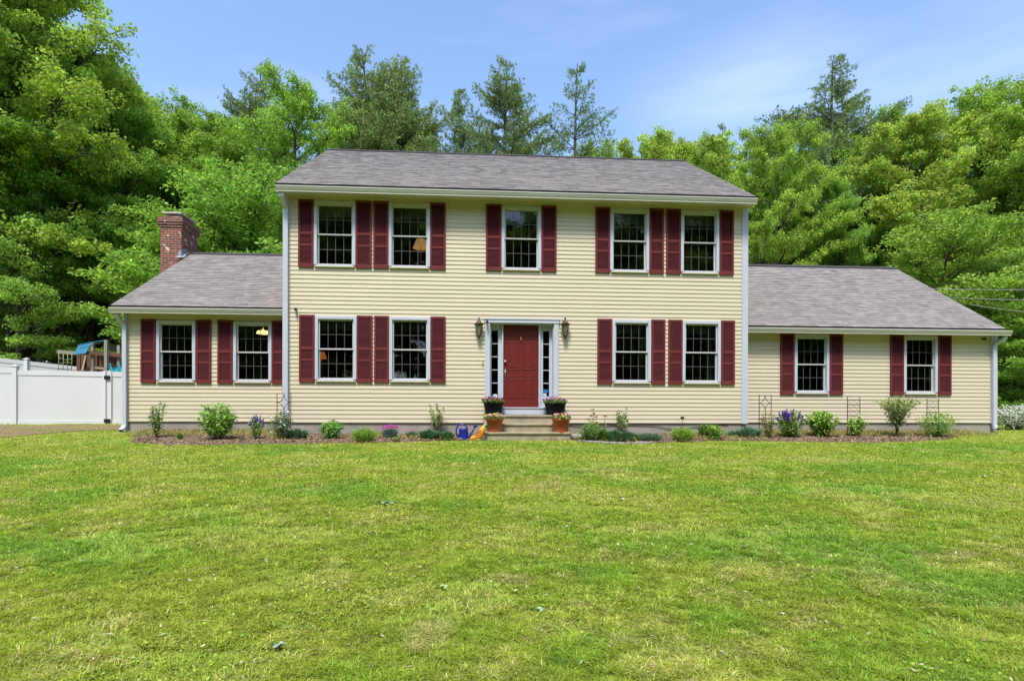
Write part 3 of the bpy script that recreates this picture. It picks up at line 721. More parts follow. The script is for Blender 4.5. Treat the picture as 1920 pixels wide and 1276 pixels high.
# doorbell just left of the door frame
mb = MB(); p = A(905, 681, -.02); mb.box(p.x - .012, p.x + .012, -.05, -.01, p.z - .045, p.z + .045); hp(mb, 'doorbell', M['brass'], bevel=.005)

# front steps ------------------------------------------------------------
sx0, sx1 = A(907, 816, -1.05).x, A(1071.6, 816, -1.05).x
steps = empty('front_steps', ((sx0 + sx1) / 2, -.5, 0), 'three weathered tan stone steps leading up to the red front door', 'steps')
def sp(mb, name, m, bevel=.01): o = mb.build(name, m, steps, bevel); o.location = -Vector(steps.location); return o
H_ = [.182, .375, .570]; D_ = [-1.05, -.76, -.47]
mb = MB(); prev = -.2
for i in range(3): mb.box(sx0 + .02, sx1 - .02, D_[i] + .03, (D_[i + 1] + .029 if i < 2 else -.03), -.2 if i == 0 else H_[i - 1] - .03 * 0 - .2, H_[i] - .05)
sp(mb, 'risers', M['stone'])
for i in range(3):
    mb = MB(); mb.box(sx0, sx1, D_[i], (D_[i + 1] + .028 if i < 2 else -.056), H_[i] - .05 + .001, H_[i]); sp(mb, 'tread', M['stone'], .012)

# ------------------------------------------------------------------ wall lanterns, cameras
def lantern(px, label):
    pz = A(px, 615, -.14); lx = pz.x; zt = A(px, 599, -.14).z; zb = A(px, 637, -.14).z
    root = empty('wall_lantern', (lx, -.02, zt), label, 'lantern', 'wall lanterns by the front door')
    H = zt - zb; cy = -.14 + .02
    mb = MB(); s = 6
    mb.lathe([(.0, .01), (.018, 0), (.022, -.02), (.05, -.045), (.075, -.075), (.125, -.10), (.125, -.115), (.105, -.118), (.10, -.135)], (0, cy), 6, smooth=False)
    for k in range(6):
        a = 2 * math.pi * k / 6; mb.tube([(.098 * math.cos(a), cy + .098 * math.sin(a), -.13), (.045 * math.cos(a), cy + .045 * math.sin(a), -H + .115)], .006, 4)
    mb.lathe([(.054, -H + .125), (.056, -H + .105), (.03, -H + .075), (.018, -H + .05), (.022, -H + .035), (.008, -H + .015), (0, -H)], (0, cy), 8)
    mb.build('cage', M['bronze'], root)
    mb = MB(); mb.lathe([(.088, -.13), (.040, -H + .12)], (0, cy), 6, smooth=False); mb.build('lantern_glass', M['lglass'], root)
    mb = MB(); mb.box(-.045, .045, -.02, .003, -.20, .0); mb.tube([(0, -.01, -.04), (0, -.05, .045), (0, -.10, .055), (0, cy, .03), (0, cy, -.005)], .012, 8); mb.ball((0, cy, .035), .02)
    mb.build('bracket', M['bronze'], root)
lantern(898, 'bronze wall lantern left of the front door, a small black camera beside it'); lantern(1060, 'bronze wall lantern right of the front door on plain siding')
def seccam(px, py, Y, label):
    p = A(px, py, Y - .07); root = empty('security_camera', (p.x, Y - .02, p.z), label, 'camera', 'small black cameras on the house wall')
    mb = MB(); mb.lathe([(.0, 0), (.028, 0), (.028, .012), (0, .012)], n=12); mb.v = [(a, -c, b) for a, b, c in mb.v]; mb.tube([(0, -.01, 0), (0, -.045, 0)], .012, 8); mb.build('bracket', M['black'], root)
    mb = MB(); mb.tube([(0, -.03, .005), (.0, -.1, -.012)], [.032, .030], 14); mb.ball((0, -.1, -.012), .029, 12); mb.build('camera_body', M['black'], root)
    return root
sc1 = seccam(913.5, 602.5, YF - .065, 'small black camera on the top left corner of the white door frame')
seccam(554, 579, YF, 'small black camera on siding beside the downspout, above the lower left shutter')
seccam(1845, 635, YW, 'small black camera under the eave at the far right end of the right wing')

# lamps inside
def lamp(px, py, Y, r, h, c, s, label, name='table_lamp', ceil=False):
    p = A(px, py, Y); root = empty(name, (p.x, p.y, p.z), label, 'lamp')
    mb = MB(); mb.lathe([(r * .55, h / 2), (r, -h / 2)], n=20, cap=False) if not ceil else mb.lathe([(r * .3, h / 2), (r * .85, h * .2), (r, -h / 2), (0.01, -h / 2)], n=20, cap=False)
    mb.build('lamp_shade', emis(name + '_shade', c, s), root)
    mb = MB()
    if ceil: mb.tube([(0, 0, h / 2), (0, 0, h / 2 + .25)], .012, 8)
    else: mb.lathe([(.09, -h / 2 - .42), (.09, -h / 2 - .39), (.02, -h / 2 - .36), (.06, -h / 2 - .2), (.015, -h / 2 - .05), (.012, h / 2)], n=14)
    mb.build('lamp_base', M['brass'], root)
lamp(789, 457, .7, .20, .22, (.80, .45, .14), .20, 'glowing cream lampshade inside the upper window second from the left')
lamp(603, 666, .9, .13, .17, (.75, .22, .03), .20, 'small orange lit lampshade inside the ground floor window nearest the left corner')
lamp(493.5, 622, 1.6, .17, .10, (1.0, .74, .30), 1.3, 'lit ceiling lamp inside the left wing window beside the corner', 'ceiling_lamp', True)

exec_objects = True
# ------------------------------------------------------------------ leaf helpers
def norm(v): return v / np.maximum(np.linalg.norm(v, axis=-1, keepdims=True), 1e-9)
def leaves(C, N, L, W, rg, dirs=None, droop=0.0, fold=0.0):
    """rhombic leaves. C centres, N normals, L length (half), W half width -> verts (4n,3), faces"""
    n = len(C)
    if dirs is None: dirs = rg.normal(size=(n, 3))
    a = dirs - N * (dirs * N).sum(-1, keepdims=True); a = norm(a); b = np.cross(N, a)
    L = np.broadcast_to(np.asarray(L), (n,))[:, None]; W = np.broadcast_to(np.asarray(W), (n,))[:, None]
    V = np.stack([C - a * L, C + b * W + a * L * .1, C + a * L - N * L * droop, C - b * W + a * L * .1], 1)
    return V.reshape(-1, 3), np.arange(4 * n).reshape(n, 4)
def tubes_mesh(name, paths, m, parent, n=5, loc=(0, 0, 0)):
    mb = MB()
    for pts, rs in paths: mb.tube(pts, rs, n, cap=False)
    o = mb.build(name, m, parent); o.location = loc; return o
def colvar(base, n, rg, v=.18, yel=.12, per=None):
    c = np.tile(np.array(base, float), (n, 1)); k = 1 + rg.normal(size=(n, 1)) * v; y = rg.normal(size=(n, 1)) * yel
    c = c * np.clip(k, .45, 1.8); c[:, 0:1] *= (1 + y); c[:, 2:3] *= (1 - y * .5)
    if per is not None: c *= per
    return np.clip(c, .003, .95)

# ------------------------------------------------------------------ trees
PROTO = {}
def broadleaf(key, seed, H, R, cb, nl, base, leaf=.085, dens=1.0, top=1.0, flat=.25, bark='bark', lean=0, perspray=54, tr=None):
    rg = np.random.default_rng(seed); tr = tr or .012 * H + .04
    paths = []; k = 9; tx = rg.normal(size=2) * .02 * H
    tp = [Vector((tx[0] * (i / k) ** 2 + .15 * math.sin(i * 1.3 + seed) * i / k + lean * (i / k) ** 1.5, tx[1] * (i / k) ** 2 + .12 * math.cos(i * 1.7 + seed) * i / k, H * .96 * i / k - .3)) for i in range(k + 1)]
    paths.append((tp, [tr * (1.25 if i == 0 else 1) * (1 - .9 * (i / k) ** 1.1) + .012 for i in range(k + 1)]))
    def trunk(t):
        f = t * k; i = min(k - 1, int(f)); return tp[i].lerp(tp[i + 1], f - i)
    sprays = []
    for j in range(nl):
        t = cb + (1 - cb) * ((j + rg.random() * .8) / nl); t = min(t, .985); o = trunk(t)
        az = j * 2.39996 + rg.normal() * .3; u = (t - cb) / (1 - cb)
        env = (math.sin(math.pi * min(1, (u * .8 + .20))) ** .6) * (.8 + .35 * rg.random())
        L = R * max(.22, env); el = rad(8 + 58 * u ** 1.3 + rg.normal() * 7)
        npt = 6; pts = [o]; d = Vector((math.cos(az) * math.cos(el), math.sin(az) * math.cos(el), math.sin(el))); p = o
        for q_ in range(npt):
            d = (d + Vector((rg.normal() * .12, rg.normal() * .12, -.05 + rg.normal() * .06))).normalized(); p = p + d * L / npt; pts.append(p)
        r0 = tr * (1 - .85 * t) * .42 + .012
        paths.append((pts, [r0 * (1 - .85 * i / npt) + .004 for i in range(npt + 1)]))
        nt_ = int(4 + L * 3.6 * dens)
        for s_ in range(nt_):
            f = .22 + .78 * (s_ + rg.random()) / nt_; fi = f * npt; i = min(npt - 1, int(fi)); b0 = pts[i].lerp(pts[i + 1], fi - i)
            a2 = az + (1 if s_ % 2 else -1) * (.5 + .7 * rg.random()) ; l2 = L * (.16 + .26 * rg.random()) * (1.15 - .5 * f); e2 = .1 + .35 * rg.random() * (.4 + u)
            d2 = Vector((math.cos(a2) * math.cos(e2), math.sin(a2) * math.cos(e2), math.sin(e2)))
            e_ = b0 + d2 * l2; mid = b0 + d2 * l2 * .5 + Vector((0, 0, .04))
            paths.append(([b0, mid, e_], [r0 * .3 + .005, .01, .004]))
            sprays.append((e_, .26 + .26 * rg.random())); 
            if l2 > .6: sprays.append((mid, .24 + .2 * rg.random()))
        sprays.append((pts[-1], .5))
    S = np.array([list(s[0]) for s in sprays]); SR = np.array([s[1] for s in sprays]) * (leaf / .085) ** .3; ns_ = len(S)
    n = int(ns_ * perspray); idx = rg.integers(0, ns_, n)
    dv = rg.normal(size=(n, 3)); dv = norm(dv) * rg.random((n, 1)) ** .42
    off = dv * SR[idx][:, None] * np.array([1.1, 1.1, flat * 3.2]); off[:, 2] -= .2 * (off[:, 0] ** 2 + off[:, 1] ** 2) / SR[idx]
    C = S[idx] + off
    N = norm(np.array([0, -.1, 1.0]) + rg.normal(size=(n, 3)) * .95 + off * np.array([.7, .7, .4]))
    V, Fc = leaves(C, N, leaf * (.7 + .6 * rg.random(n)), leaf * (.42 + .3 * rg.random(n)), rg, droop=.3)
    sv = (1 + rg.normal(size=(ns_, 1)) * .16)[idx]
    cl = colvar(base, n, rg, .17, .12, sv); me = fast_mesh(key + '_crown', V, Fc, np.repeat(cl, 4, 0))
    root = empty('tree', (0, 0, 0), 'x', 'tree'); tubes_mesh('trunk', paths, M[bark], root); link('crown', me, M['leaf'], root)
    print(key, 'leaves', n); PROTO[key] = (root, H); return root

def pine(key, seed, H, R, cb, base, sparse=1.0, twin=False, blades=11, col2=None):
    rg = np.random.default_rng(seed); tr = .011 * H + .05; paths = []; T = []; TD = []
    stems = [(0, 0, 0, 1.0)] if not twin else [(0, 0, -.06, 1.0), (0, 0, .07, .985)]
    for (sx, sy, ln, hf) in stems:
        k = 8; tp = [Vector((ln * H * max(0, i / k - .3) * 1.2 + .1 * math.sin(i + seed), .08 * math.cos(i * 1.4 + seed), H * hf * i / k - .3)) for i in range(k + 1)]
        paths.append((tp, [tr * (1 - .93 * (i / k)) + .01 for i in range(k + 1)]))
        def trunk(t):
            f = t * k; i = min(k - 1, int(f)); return tp[i].lerp(tp[i + 1], f - i)
        z = cb
        while z < .99:
            u = (z - cb) / (1 - cb); nb = 4 + int(rg.random() * 3)
            for b in range(nb):
                if rg.random() > .88 * sparse + .1: continue
                az = rg.random() * 6.283; env = min(.46, (1 - u) ** .95) * (.30 + 1.0 * rg.random()) + .035
                if u < .12: env *= .75
                L = R * env; el = rad(-4 + 42 * u ** 1.2 + rg.normal() * 7); o = trunk(min(.995, z + rg.random() * .015)); pts = [o]; p = o
                d = Vector((math.cos(az) * math.cos(el), math.sin(az) * math.cos(el), math.sin(el)))
                for q_ in range(5):
                    d = (d + Vector((rg.normal() * .07, rg.normal() * .07, .055 + rg.normal() * .04))).normalized(); p = p + d * L / 5; pts.append(p)
                r0 = .018 + .028 * L / R; paths.append((pts, [r0 * (1 - .85 * i / 5) + .004 for i in range(6)]))
                nt_ = max(5, int(L * 10 * sparse))
                for s_ in range(nt_):
                    f = .15 + .85 * (s_ + rg.random()) / nt_; fi = f * 5; i = min(4, int(fi)); b0 = pts[i].lerp(pts[i + 1], fi - i)
                    a2 = az + (1 if s_ % 2 else -1) * (.55 + .5 * rg.random()); l2 = min(1.2, L * .34) * (1.2 - .85 * f) * (.5 + .7 * rg.random()) + .12; e2 = .02 + .2 * rg.random()
                    d2 = Vector((math.cos(a2) * math.cos(e2), math.sin(a2) * math.cos(e2), math.sin(e2))); e_ = b0 + d2 * l2
                    if l2 > .3: paths.append(([b0, e_], [.009, .004]))
                    m_ = max(2, int(l2 / .13))
                    for w_ in range(m_):
                        T.append(list(b0 + d2 * l2 * (w_ + 1) / m_ + Vector((rg.normal() * .05, rg.normal() * .05, rg.normal() * .02)))); TD.append(list(d2))
                T.append(list(p)); TD.append(list(d))
            z += (.027 + .022 * rg.random()) * 18 / H
    T = np.array(T); TD = np.array(TD); nt_ = len(T); idx = np.repeat(np.arange(nt_), blades); n = len(idx)
    D = norm(TD[idx] * .7 + np.array([0, 0, .45]) + rg.normal(size=(n, 3)) * .65); L = .085 * (.7 + .6 * rg.random(n))
    C = T[idx] + D * L[:, None]; N = norm(np.cross(D, rg.normal(size=(n, 3))))
    V, Fc = leaves(C, N, L, .010 + .008 * rg.random(n), rg, dirs=D)
    sv = (1 + rg.normal(size=(nt_, 1)) * .2)[idx]; cl = colvar(base, n, rg, .15, .12, sv)
    me = fast_mesh(key + '_needles', V, Fc, np.repeat(cl, 4, 0)); print(key, 'tufts', nt_)
    root = empty('pine_tree', (0, 0, 0), 'x', 'pine tree'); tubes_mesh('trunk', paths, M['bark'], root); link('crown', me, M['needle'], root)
    PROTO[key] = (root, H); return root

G1 = (.285, .45, .062); G2 = (.33, .485, .06); G3 = (.39, .51, .075); G4 = (.26, .43, .068); PN = (.19, .28, .075); PY = (.23, .32, .075)
broadleaf('A', 1, 18, 5.2, .16, 52, G1, leaf=.072, perspray=68)
broadleaf('B', 2, 18, 5.6, .22, 50, G2, leaf=.072, perspray=62)
broadleaf('C', 3, 16, 5.4, .18, 48, G3, leaf=.078, perspray=62, flat=.2, bark='palebark')
broadleaf('D', 4, 20, 4.2, .45, 34, G1, leaf=.085, perspray=62)
broadleaf('E', 5, 19, 4.6, .38, 36, G1, leaf=.09, perspray=42, bark='palebark')
broadleaf('S', 6, 7.5, 3.0, .12, 34, G4, leaf=.06, perspray=52, tr=.07, flat=.17)
broadleaf('T', 7, 8.5, 3.4, .10, 34, G1, leaf=.062, perspray=54, tr=.08, flat=.15)
broadleaf('W', 8, 15, 3.2, .3, 22, (.11, .19, .04), leaf=.07, perspray=22, dens=.6)
pine('PA', 21, 22, 8.0, .25, PY, 1.0, True)
pine('PB', 22, 22, 7.6, .22, PN, 1.0)
pine('PC', 23, 22, 6.6, .25, (.18, .29, .10), .60)
pine('PD', 24, 20, 7.5, .15, PN, 1.0)
USED = set()
def tree(key, px, Y, top, label, group=None, wide=1.0, rz=None, X=None, hmax=None, name=None):
    root, H = PROTO[key]
    p = A(px, 700, Y); x = p.x if X is None else X; z = gzf(x, Y) - .05
    ztop = A(px, top, Y).z if X is None else top
    s = (ztop - z) / H
    if hmax: s = min(s, hmax / H)
    o = root if key not in USED else copy_tree(root)
    USED.add(key)
    if name: o.name = name
    o.location = (x, Y, z); o.scale = (s * wide, s * wide, s); o.rotation_euler = (0, 0, random.random() * 6.28 if rz is None else rz)
    o['label'] = label
    if group: o['group'] = group
    elif 'group' in o: del o['group']
    return o
# left side
tree('A', 60, 22.0, 20, 'tall leafy tree behind the far left front row, its top near the upper edge', rz=3.1)
tree('D', -110, 14.0, -330, 'tall dark trunked tree at the far left edge, its crown cut by the frame', rz=1.0)
tree('B', 45, 17.0, -45, 'tallest leafy tree of the left wood, crown reaching the top of the photo')
tree('A', 170, 19.0, 95, 'tall leafy tree second from the left edge, sloping crown against the sky', rz=1.2)
tree('B', 262, 23.0, 175, 'rounded leafy tree above the chimney side of the left wing', rz=2.2)
tree('E', 335, 25.0, 205, 'leafy tree rising behind the brick chimney', wide=1.15)
tree('A', 415, 23.0, 215, 'dark green leafy tree between the chimney and the first pine', rz=4.0)
tree('PB', 487, 27.0, 112, 'slender dark pine left of the main roof, behind bright leafy trees', wide=1.0)
tree('B', 553, 20.0, 160, 'bright green leafy tree touching the left end of the main roof', rz=.3, wide=.85)
tree('T', 470, 15.0, 330, 'light green bushy tree behind the left wing ridge beside the main house', wide=1.25)
tree('T', 400, 14.0, 400, 'low light green tree just right of the chimney', rz=1.9, wide=1.3)
tree('S', 30, 14.0, 420, 'small leafy tree hanging over the white fence at far left', rz=5.0, wide=1.0)
tree('PC', 700, 31.0, 175, 'thin pine half hidden behind the wide double-topped pine', rz=2.0)
# centre pines
tree('PA', 713, 24.0, 86, 'wide double-topped pine above the left half of the main roof', rz=0.1, wide=1.0)
tree('PD', 862, 27.0, 163, 'shorter bushy pine above the roof between two taller pines', wide=.8)
tree('PB', 945, 24.0, 103, 'tall pointed pine above the middle of the main roof', rz=3.3, wide=1.0)
tree('PD', 962, 26.5, 150, 'full dark pine half hidden behind the tall pointed pine', rz=1.0, wide=.8)
tree('PD', 1578, 26.5, 165, 'full dark pine half hidden behind the tallest right-hand pine', rz=2.0, wide=1.0)
tree('PA', 735, 26.5, 130, 'pine backing the wide double-topped pine from behind', rz=1.6, wide=1.0)
tree('PC', 1080, 25.0, 112, 'sparse airy pine right of the tall pointed pine', rz=.9, wide=1.0)
tree('PD', 800, 33.0, 215, 'pine far behind, filling the gap under the wide double-topped pine', rz=2.9, wide=.8)
tree('PD', 640, 28.0, 185, 'pine behind the left end of the main roof ridge', rz=4.4, wide=.75)
tree('B', 1120, 33.0, 275, 'low bright leafy crown just showing over the roof ridge', rz=4.4, wide=.8)
tree('C', 1205, 29.0, 256, 'small bright crown over the right part of the roof ridge', rz=.5, wide=.75)
tree('B', 1280, 27.0, 268, 'bright leafy tree behind the right end of the roof ridge', rz=1.4, wide=.85)
tree('C', 1355, 26.0, 262, 'yellow green leafy tree right of the main roof ridge', rz=2.4, wide=.85)
tree('PC', 1352, 33.0, 222, 'nearly bare treetop poking above the leafy crowns', rz=2.0, wide=.55)
tree('W', 1440, 24.0, 190, 'thin sparse treetop left of the big right-hand pine', rz=2.0, wide=.8)
# right side
tree('B', 1455, 17.0, 235, 'bright leafy tree beside the right edge of the main house', rz=5.2, wide=.75)
tree('PB', 1562, 24.0, 108, 'tallest pine on the right, standing above the leafy trees', rz=.2, wide=1.25)
tree('PD', 1540, 18.5, 262, 'dark bushy pine behind the right wing ridge', rz=.6, wide=.85)
tree('D', 1575, 16.5, 330, 'dark trunked tree rising behind the middle of the right wing ridge', rz=4.6, wide=.6)
tree('E', 1420, 18.0, 330, 'slim pale trunked tree close beside the right wall of the main house', rz=1.6, wide=.6)
tree('B', 1665, 23.0, 215, 'leafy tree just right of the tallest right-hand pine', rz=2.9, wide=.9)
tree('C', 1745, 18.0, 225, 'broad yellow green tree above the end of the right wing', rz=3.7)
tree('B', 1835, 25.0, 175, 'green tree highest among the right-hand leafy crowns', rz=4.1)
tree('C', 1895, 16.0, 205, 'yellow green tree at the right edge of the photo', rz=.9)
tree('PC', 1985, 20.0, 60, 'pine whose branch tips enter the frame at the upper right', rz=.9, wide=1.2)
tree('A', 2000, 13.0, 100, 'leafy tree just past the right edge, hanging into the photo', rz=2.1)
tree('T', 1770, 11.0, 400, 'layered low tree over the outer end of the right wing roof', rz=2.0, wide=1.15)
tree('S', 1905, 9.5, 470, 'dark low tree behind the white flowering bush', rz=3.9, wide=1.1)
tree('S', 1965, 7.5, 520, 'dark low tree at the right edge above the white bush', rz=1.0, wide=1.2)

tree('E', 75, 16.0, 240, 'slender trunked tree nearest behind the back fence, left of the play set', rz=4.0, wide=.7)
tree('D', 205, 18.0, 250, 'dark slender trunked tree behind the play tower', rz=5.0, wide=.7)
tree('D', 118, 17.5, 215, 'dark straight trunked tree standing behind the white back fence', wide=.8)
tree('E', 150, 20.0, 190, 'pale trunked tree left of the play set', rz=1.0, wide=.9)
tree('D', 20, 19.5, 100, 'dark trunked tall tree by the far left edge behind the fence', rz=2.0, wide=.8)
tree('E', 250, 21.5, 230, 'slim pale trunked tree behind the left wing roof slope', rz=3.0, wide=.8)
tree('E', 1610, 20.5, 300, 'slim pale trunked tree behind the right wing ridge', rz=2.0, wide=.8)
tree('D', 1500, 21.0, 300, 'dark straight trunked tree behind the right wing ridge beside the bright low tree', rz=.4, wide=.8)
SKX = [-300, 0, 130, 200, 270, 330, 400, 450, 500, 600, 650, 800, 900, 1150, 1170, 1300, 1400, 1480, 1650, 1700, 1800, 1920, 2300]
SKY = [-300, -20, 90, 165, 215, 240, 265, 290, 270, 280, 310, 300, 305, 305, 290, 285, 275, 275, 255, 245, 235, 225, 100]
def proj(x, y, z):
    v = RM.to_3x3().transposed() @ Vector((x, y + DCAM, z - CZ)); return CX + F * v.x / -v.z, HY - F * v.y / -v.z
r_ = random.Random(9); cnt = 0
for (Y0, step, hm) in ((21, 4.6, 17), (27, 4.8, 18), (34, 5.2, 20), (42, 5.6, 21), (52, 6.0, 22), (64, 6.5, 23)):
    x = -(Y0 + 14) * 1.12
    while x < (Y0 + 14) * 1.12:
        X = x + r_.uniform(-1.2, 1.2); Y = Y0 + r_.uniform(-2, 2); x += step * r_.uniform(.8, 1.25)
        px, _ = proj(X, Y, 5)
        if 560 < px < 1370: continue
        sky_ = np.interp(px, SKX, SKY); d = Y + DCAM
        zt_ = CZ + (HY - sky_ - r_.uniform(0, 60)) * d / F
        key = r_.choice(['D', 'E', 'D', 'E', 'A', 'S', 'PD'] if Y0 < 40 else ['D', 'E', 'A', 'B'])
        z0 = gzf(X, Y); h = min(zt_ - z0, hm * r_.uniform(.85, 1.1)) if key != 'S' else r_.uniform(6, 8)
        side = 'left' if px < 960 else 'right'
        kd = {'PD': 'bushy pine', 'S': 'small understory tree', 'E': 'pale trunked leafy tree', 'D': 'dark trunked leafy tree'}.get(key, 'full crowned leafy tree')
        dp = 'just behind the front trees' if Y0 < 30 else 'in the middle depth' if Y0 < 45 else 'in the far depth'
        tree(key, 0, Y, z0 + h, '%s %s of the %s wood, partly hidden' % (kd, dp, side), '%ss %s of the %s wood' % (kd, dp, side), X=X, wide=1.05); cnt += 1
for (Y0, st) in ((25, 3.6), (38, 4.2), (50, 5.0)):
    x = -(Y0 + 14) * 1.1
    while x < (Y0 + 14) * 1.1:
        X = x + r_.uniform(-1, 1); Y = Y0 + r_.uniform(-2, 2); x += st; px, _ = proj(X, Y, 3)
        if 560 < px < 1370: continue
        side = 'left' if px < 960 else 'right'; dp = 'just behind the front trees' if Y0 < 30 else 'in the middle depth' if Y0 < 45 else 'in the far depth'
        tree('S', 0, Y, gzf(X, Y) + r_.uniform(4.5, 7.5), 'small understory tree %s of the %s wood, partly hidden' % (dp, side), 'small understory trees %s of the %s wood' % (dp, side), X=X, wide=1.15)
for i in range(54):    # front garden wood behind the photographer, seen only as reflections
    X = -70 + i * 2.6 + r_.uniform(-1, 1); Y = (-36, -42, -49)[i % 3] + r_.uniform(-3, 3); z0 = gzf(X, Y)
    tree(r_.choice('ADB'), 0, Y, z0 + 21 + r_.uniform(0, 3), 'tree of the wood facing the house, seen only as dark reflections in the panes', 'trees facing the house', X=X, wide=1.2)
print('fill trees', cnt)

# undergrowth on the forest floor
def undergrowth():
    rg = np.random.default_rng(77); n = 60000
    Y = 16 + 40 * rg.random(n) ** 1.3; X = (rg.random(n) * 2 - 1) * (Y + 14) * 1.1
    c = vnoise(X * .5, Y * .5); k = c > .42; X, Y, c = X[k], Y[k], c[k]; n = len(X)
    Z = gz(X, Y) + rg.random(n) * (c - .38) * 3.2
    N = norm(np.array([0, 0, 1.0]) + rg.normal(size=(n, 3)) * .6)
    V, Fc = leaves(np.stack([X, Y, Z], -1), N, .11 * (.6 + .8 * rg.random(n)), .07, rg, droop=.3)
    o = link('forest_undergrowth', fast_mesh('undergrowth', V, Fc, np.repeat(colvar((.075, .14, .025), n, rg), 4, 0)), M['leaf'])
    tag(o, 'low leafy undergrowth covering the floor of the wood', 'undergrowth', kind='stuff')
undergrowth()

# ------------------------------------------------------------------ fence
def fence_run(root, pts, H, posts):
    off = -Vector(root.location)
    for (a, b) in zip(pts[:-1], pts[1:]):
        a = Vector(a); b = Vector(b); up = Vector((0, 0, 1)); d = (b - a)
        def bar(z, h, th, name, nx=0):
            mb = MB(); mb.bar(a + up * (z + h / 2), b + up * (z + h / 2), th, h); o = mb.build(name, M['vinyl'], root, .004); o.location = off
        bar(H - .16, .15, .05, 'top_rail'); bar(.02, .13, .05, 'bottom_rail')
        mb = MB(); n = 1; nr = Vector((d.y, -d.x, 0)).normalized()
        for i in range(n):
            p0 = a + d * (i / n) + d.normalized() * .002; p1 = a + d * ((i + 1) / n) - d.normalized() * .002
            mb.bar(p0 + up * (H / 2), p1 + up * (H / 2), .022, H - .28)
        o = mb.build('panel', M['vinyl'], root); o.location = off
    for p in posts:
        p = Vector(p); mb = MB(); mb.box(p.x - .065, p.x + .065, p.y - .065, p.y + .065, p.z - .15, p.z + H + .04)
        o = mb.build('post', M['vinyl'], root, .006); o.location = off
        mb = MB(); zt = p.z + H + .04; mb.box(p.x - .08, p.x + .08, p.y - .08, p.y + .08, zt + .002, zt + .025)
        mb.add([(p.x - .075, p.y - .075, zt + .026), (p.x + .075, p.y - .075, zt + .026), (p.x + .075, p.y + .075, zt + .026), (p.x - .075, p.y + .075, zt + .026), (p.x, p.y, zt + .075)], [(0, 1, 4), (1, 2, 4), (2, 3, 4), (3, 0, 4)])
        c = mb.build('post_cap', M['vinyl'], o)
def fp(px, Y, py=797): return A(px, py, Y)
fA, fB, fC = fp(-220, 3.9), fp(29, 4.2), fp(196.5, 4.55)
f1 = empty('vinyl_fence', tuple(fB), 'white vinyl privacy fence section left of the gate, with a square capped post', 'fence')
HF = A(29, 689.5, 4.2).z - fB.z
fB2 = A(29, 797, 4.2)
fence_run(f1, [fA, fB2], HF, [fB2])
gt = empty('fence_gate', tuple(fC), 'wide white vinyl gate panel with black hinges, left of the house corner', 'gate')
HG = A(196, 696, 4.55).z - fC.z
gl_ = fp(33, 4.2); fence_run(gt, [gl_, fC], HG, [])
off = -Vector(gt.location)
for px_ in (196,):
    mb = MB(); q = fp(px_, 4.22 + (px_ - 37) / 160 * .33 - .03); mb.box(q.x - .05, q.x + .05, q.y - .035, q.y + .03, q.z, q.z + HG + .01); o = mb.build('gate_stile', M['vinyl'], gt, .004); o.location = off
for py_ in (707.2, 788.4):
    q = A(200.6, py_, 4.49); mb = MB(); mb.box(q.x - .085, q.x - .01, q.y - .02, q.y + .02, q.z - .055, q.z + .055); mb.box(q.x + .01, q.x + .085, q.y - .02, q.y + .02, q.z - .055, q.z + .055); mb.tube([(q.x, q.y - .01, q.z - .06), (q.x, q.y - .01, q.z + .06)], .02, 8)
    o = mb.build('hinge', M['black'], gt, .006); o.location = off
f3 = empty('vinyl_fence', tuple(fp(206, 4.58)), 'short white vinyl fence section between the gate and the house corner', 'fence')
q0 = fp(206, 4.58); q1 = fp(262, 4.7); fence_run(f3, [q0 + Vector((.06, 0, 0)), q1], HG, [])
mb = MB(); mb.box(q0.x - .065, q0.x + .075, q0.y - .06, q0.y + .07, q0.z - .1, q0.z + HG + .01); o = mb.build('post', M['vinyl'], f3, .006); o.location = -Vector(f3.location)
b0 = A(-60, 664, 8.0); b1 = A(50, 676, 8.8); b2 = A(152, 687.5, 9.7); b3 = A(262, 695.5, 10.8)
f4 = empty('vinyl_fence', (b1.x, b1.y, b1.z - 1.75), 'white vinyl back fence running away behind the play set', 'fence')
dn = Vector((0, 0, -1.75)); fence_run(f4, [b0 + dn, b1 + dn, b2 + dn, b3 + dn], 1.75, [b1 + dn, b2 + dn])

# ------------------------------------------------------------------ play set
YP = 7.2
def pp(px, py, dy=0): return A(px, py, YP + dy)
pr = empty('play_set', tuple(Vector((pp(185, 700).x, YP, gzf(pp(185, 700).x, YP)))), 'wooden play tower with a blue canopy and teal slide behind the white fence', 'play set')
off = -Vector(pr.location)
def pb(mb, name, m, bevel=.0): o = mb.build(name, m, pr, bevel); o.location = off; return o
gzp = gzf(pr.location.x, YP)
def ppost(px, top, dy, w_=.10, m='wood'):
    q = pp(px, top, dy); mb = MB(); mb.box(q.x - w_ / 2, q.x + w_ / 2, q.y - w_ / 2, q.y + w_ / 2, gzp - .2, q.z); pb(mb, 'post', M[m])
ppost(174, 641.5, 0, .10, 'greywood'); ppost(199.5, 637, -.6, .10, 'greywood'); ppost(223, 647, 0, .09, 'greywood')
for px_ in (149, 157, 169, 181, 191, 213, 218): ppost(px_, 664, .7 if px_ % 2 else 1.3, .12)
def pbar(a, b, w_, h_, name, m):
    mb = MB(); mb.bar(a, b, w_, h_); pb(mb, name, M[m])
pbar(pp(161, 660.5, -.1), pp(232, 666.5, -.1), .07, .13, 'beam', 'wood'); pbar(pp(108, 659, .2), pp(146, 662, .2), .07, .12, 'beam', 'greywood')
pbar(pp(146, 695, .2), pp(172, 692, .2), .08, .12, 'beam', 'wood'); pbar(pp(178, 689, .0), pp(202, 691, .0), .05, .08, 'beam', 'greywood')
for i in range(9): pbar(pp(203 + i * 2.6, 669, .3), pp(203 + i * 2.6, 692, .3), .04, .09, 'slat', 'wood')
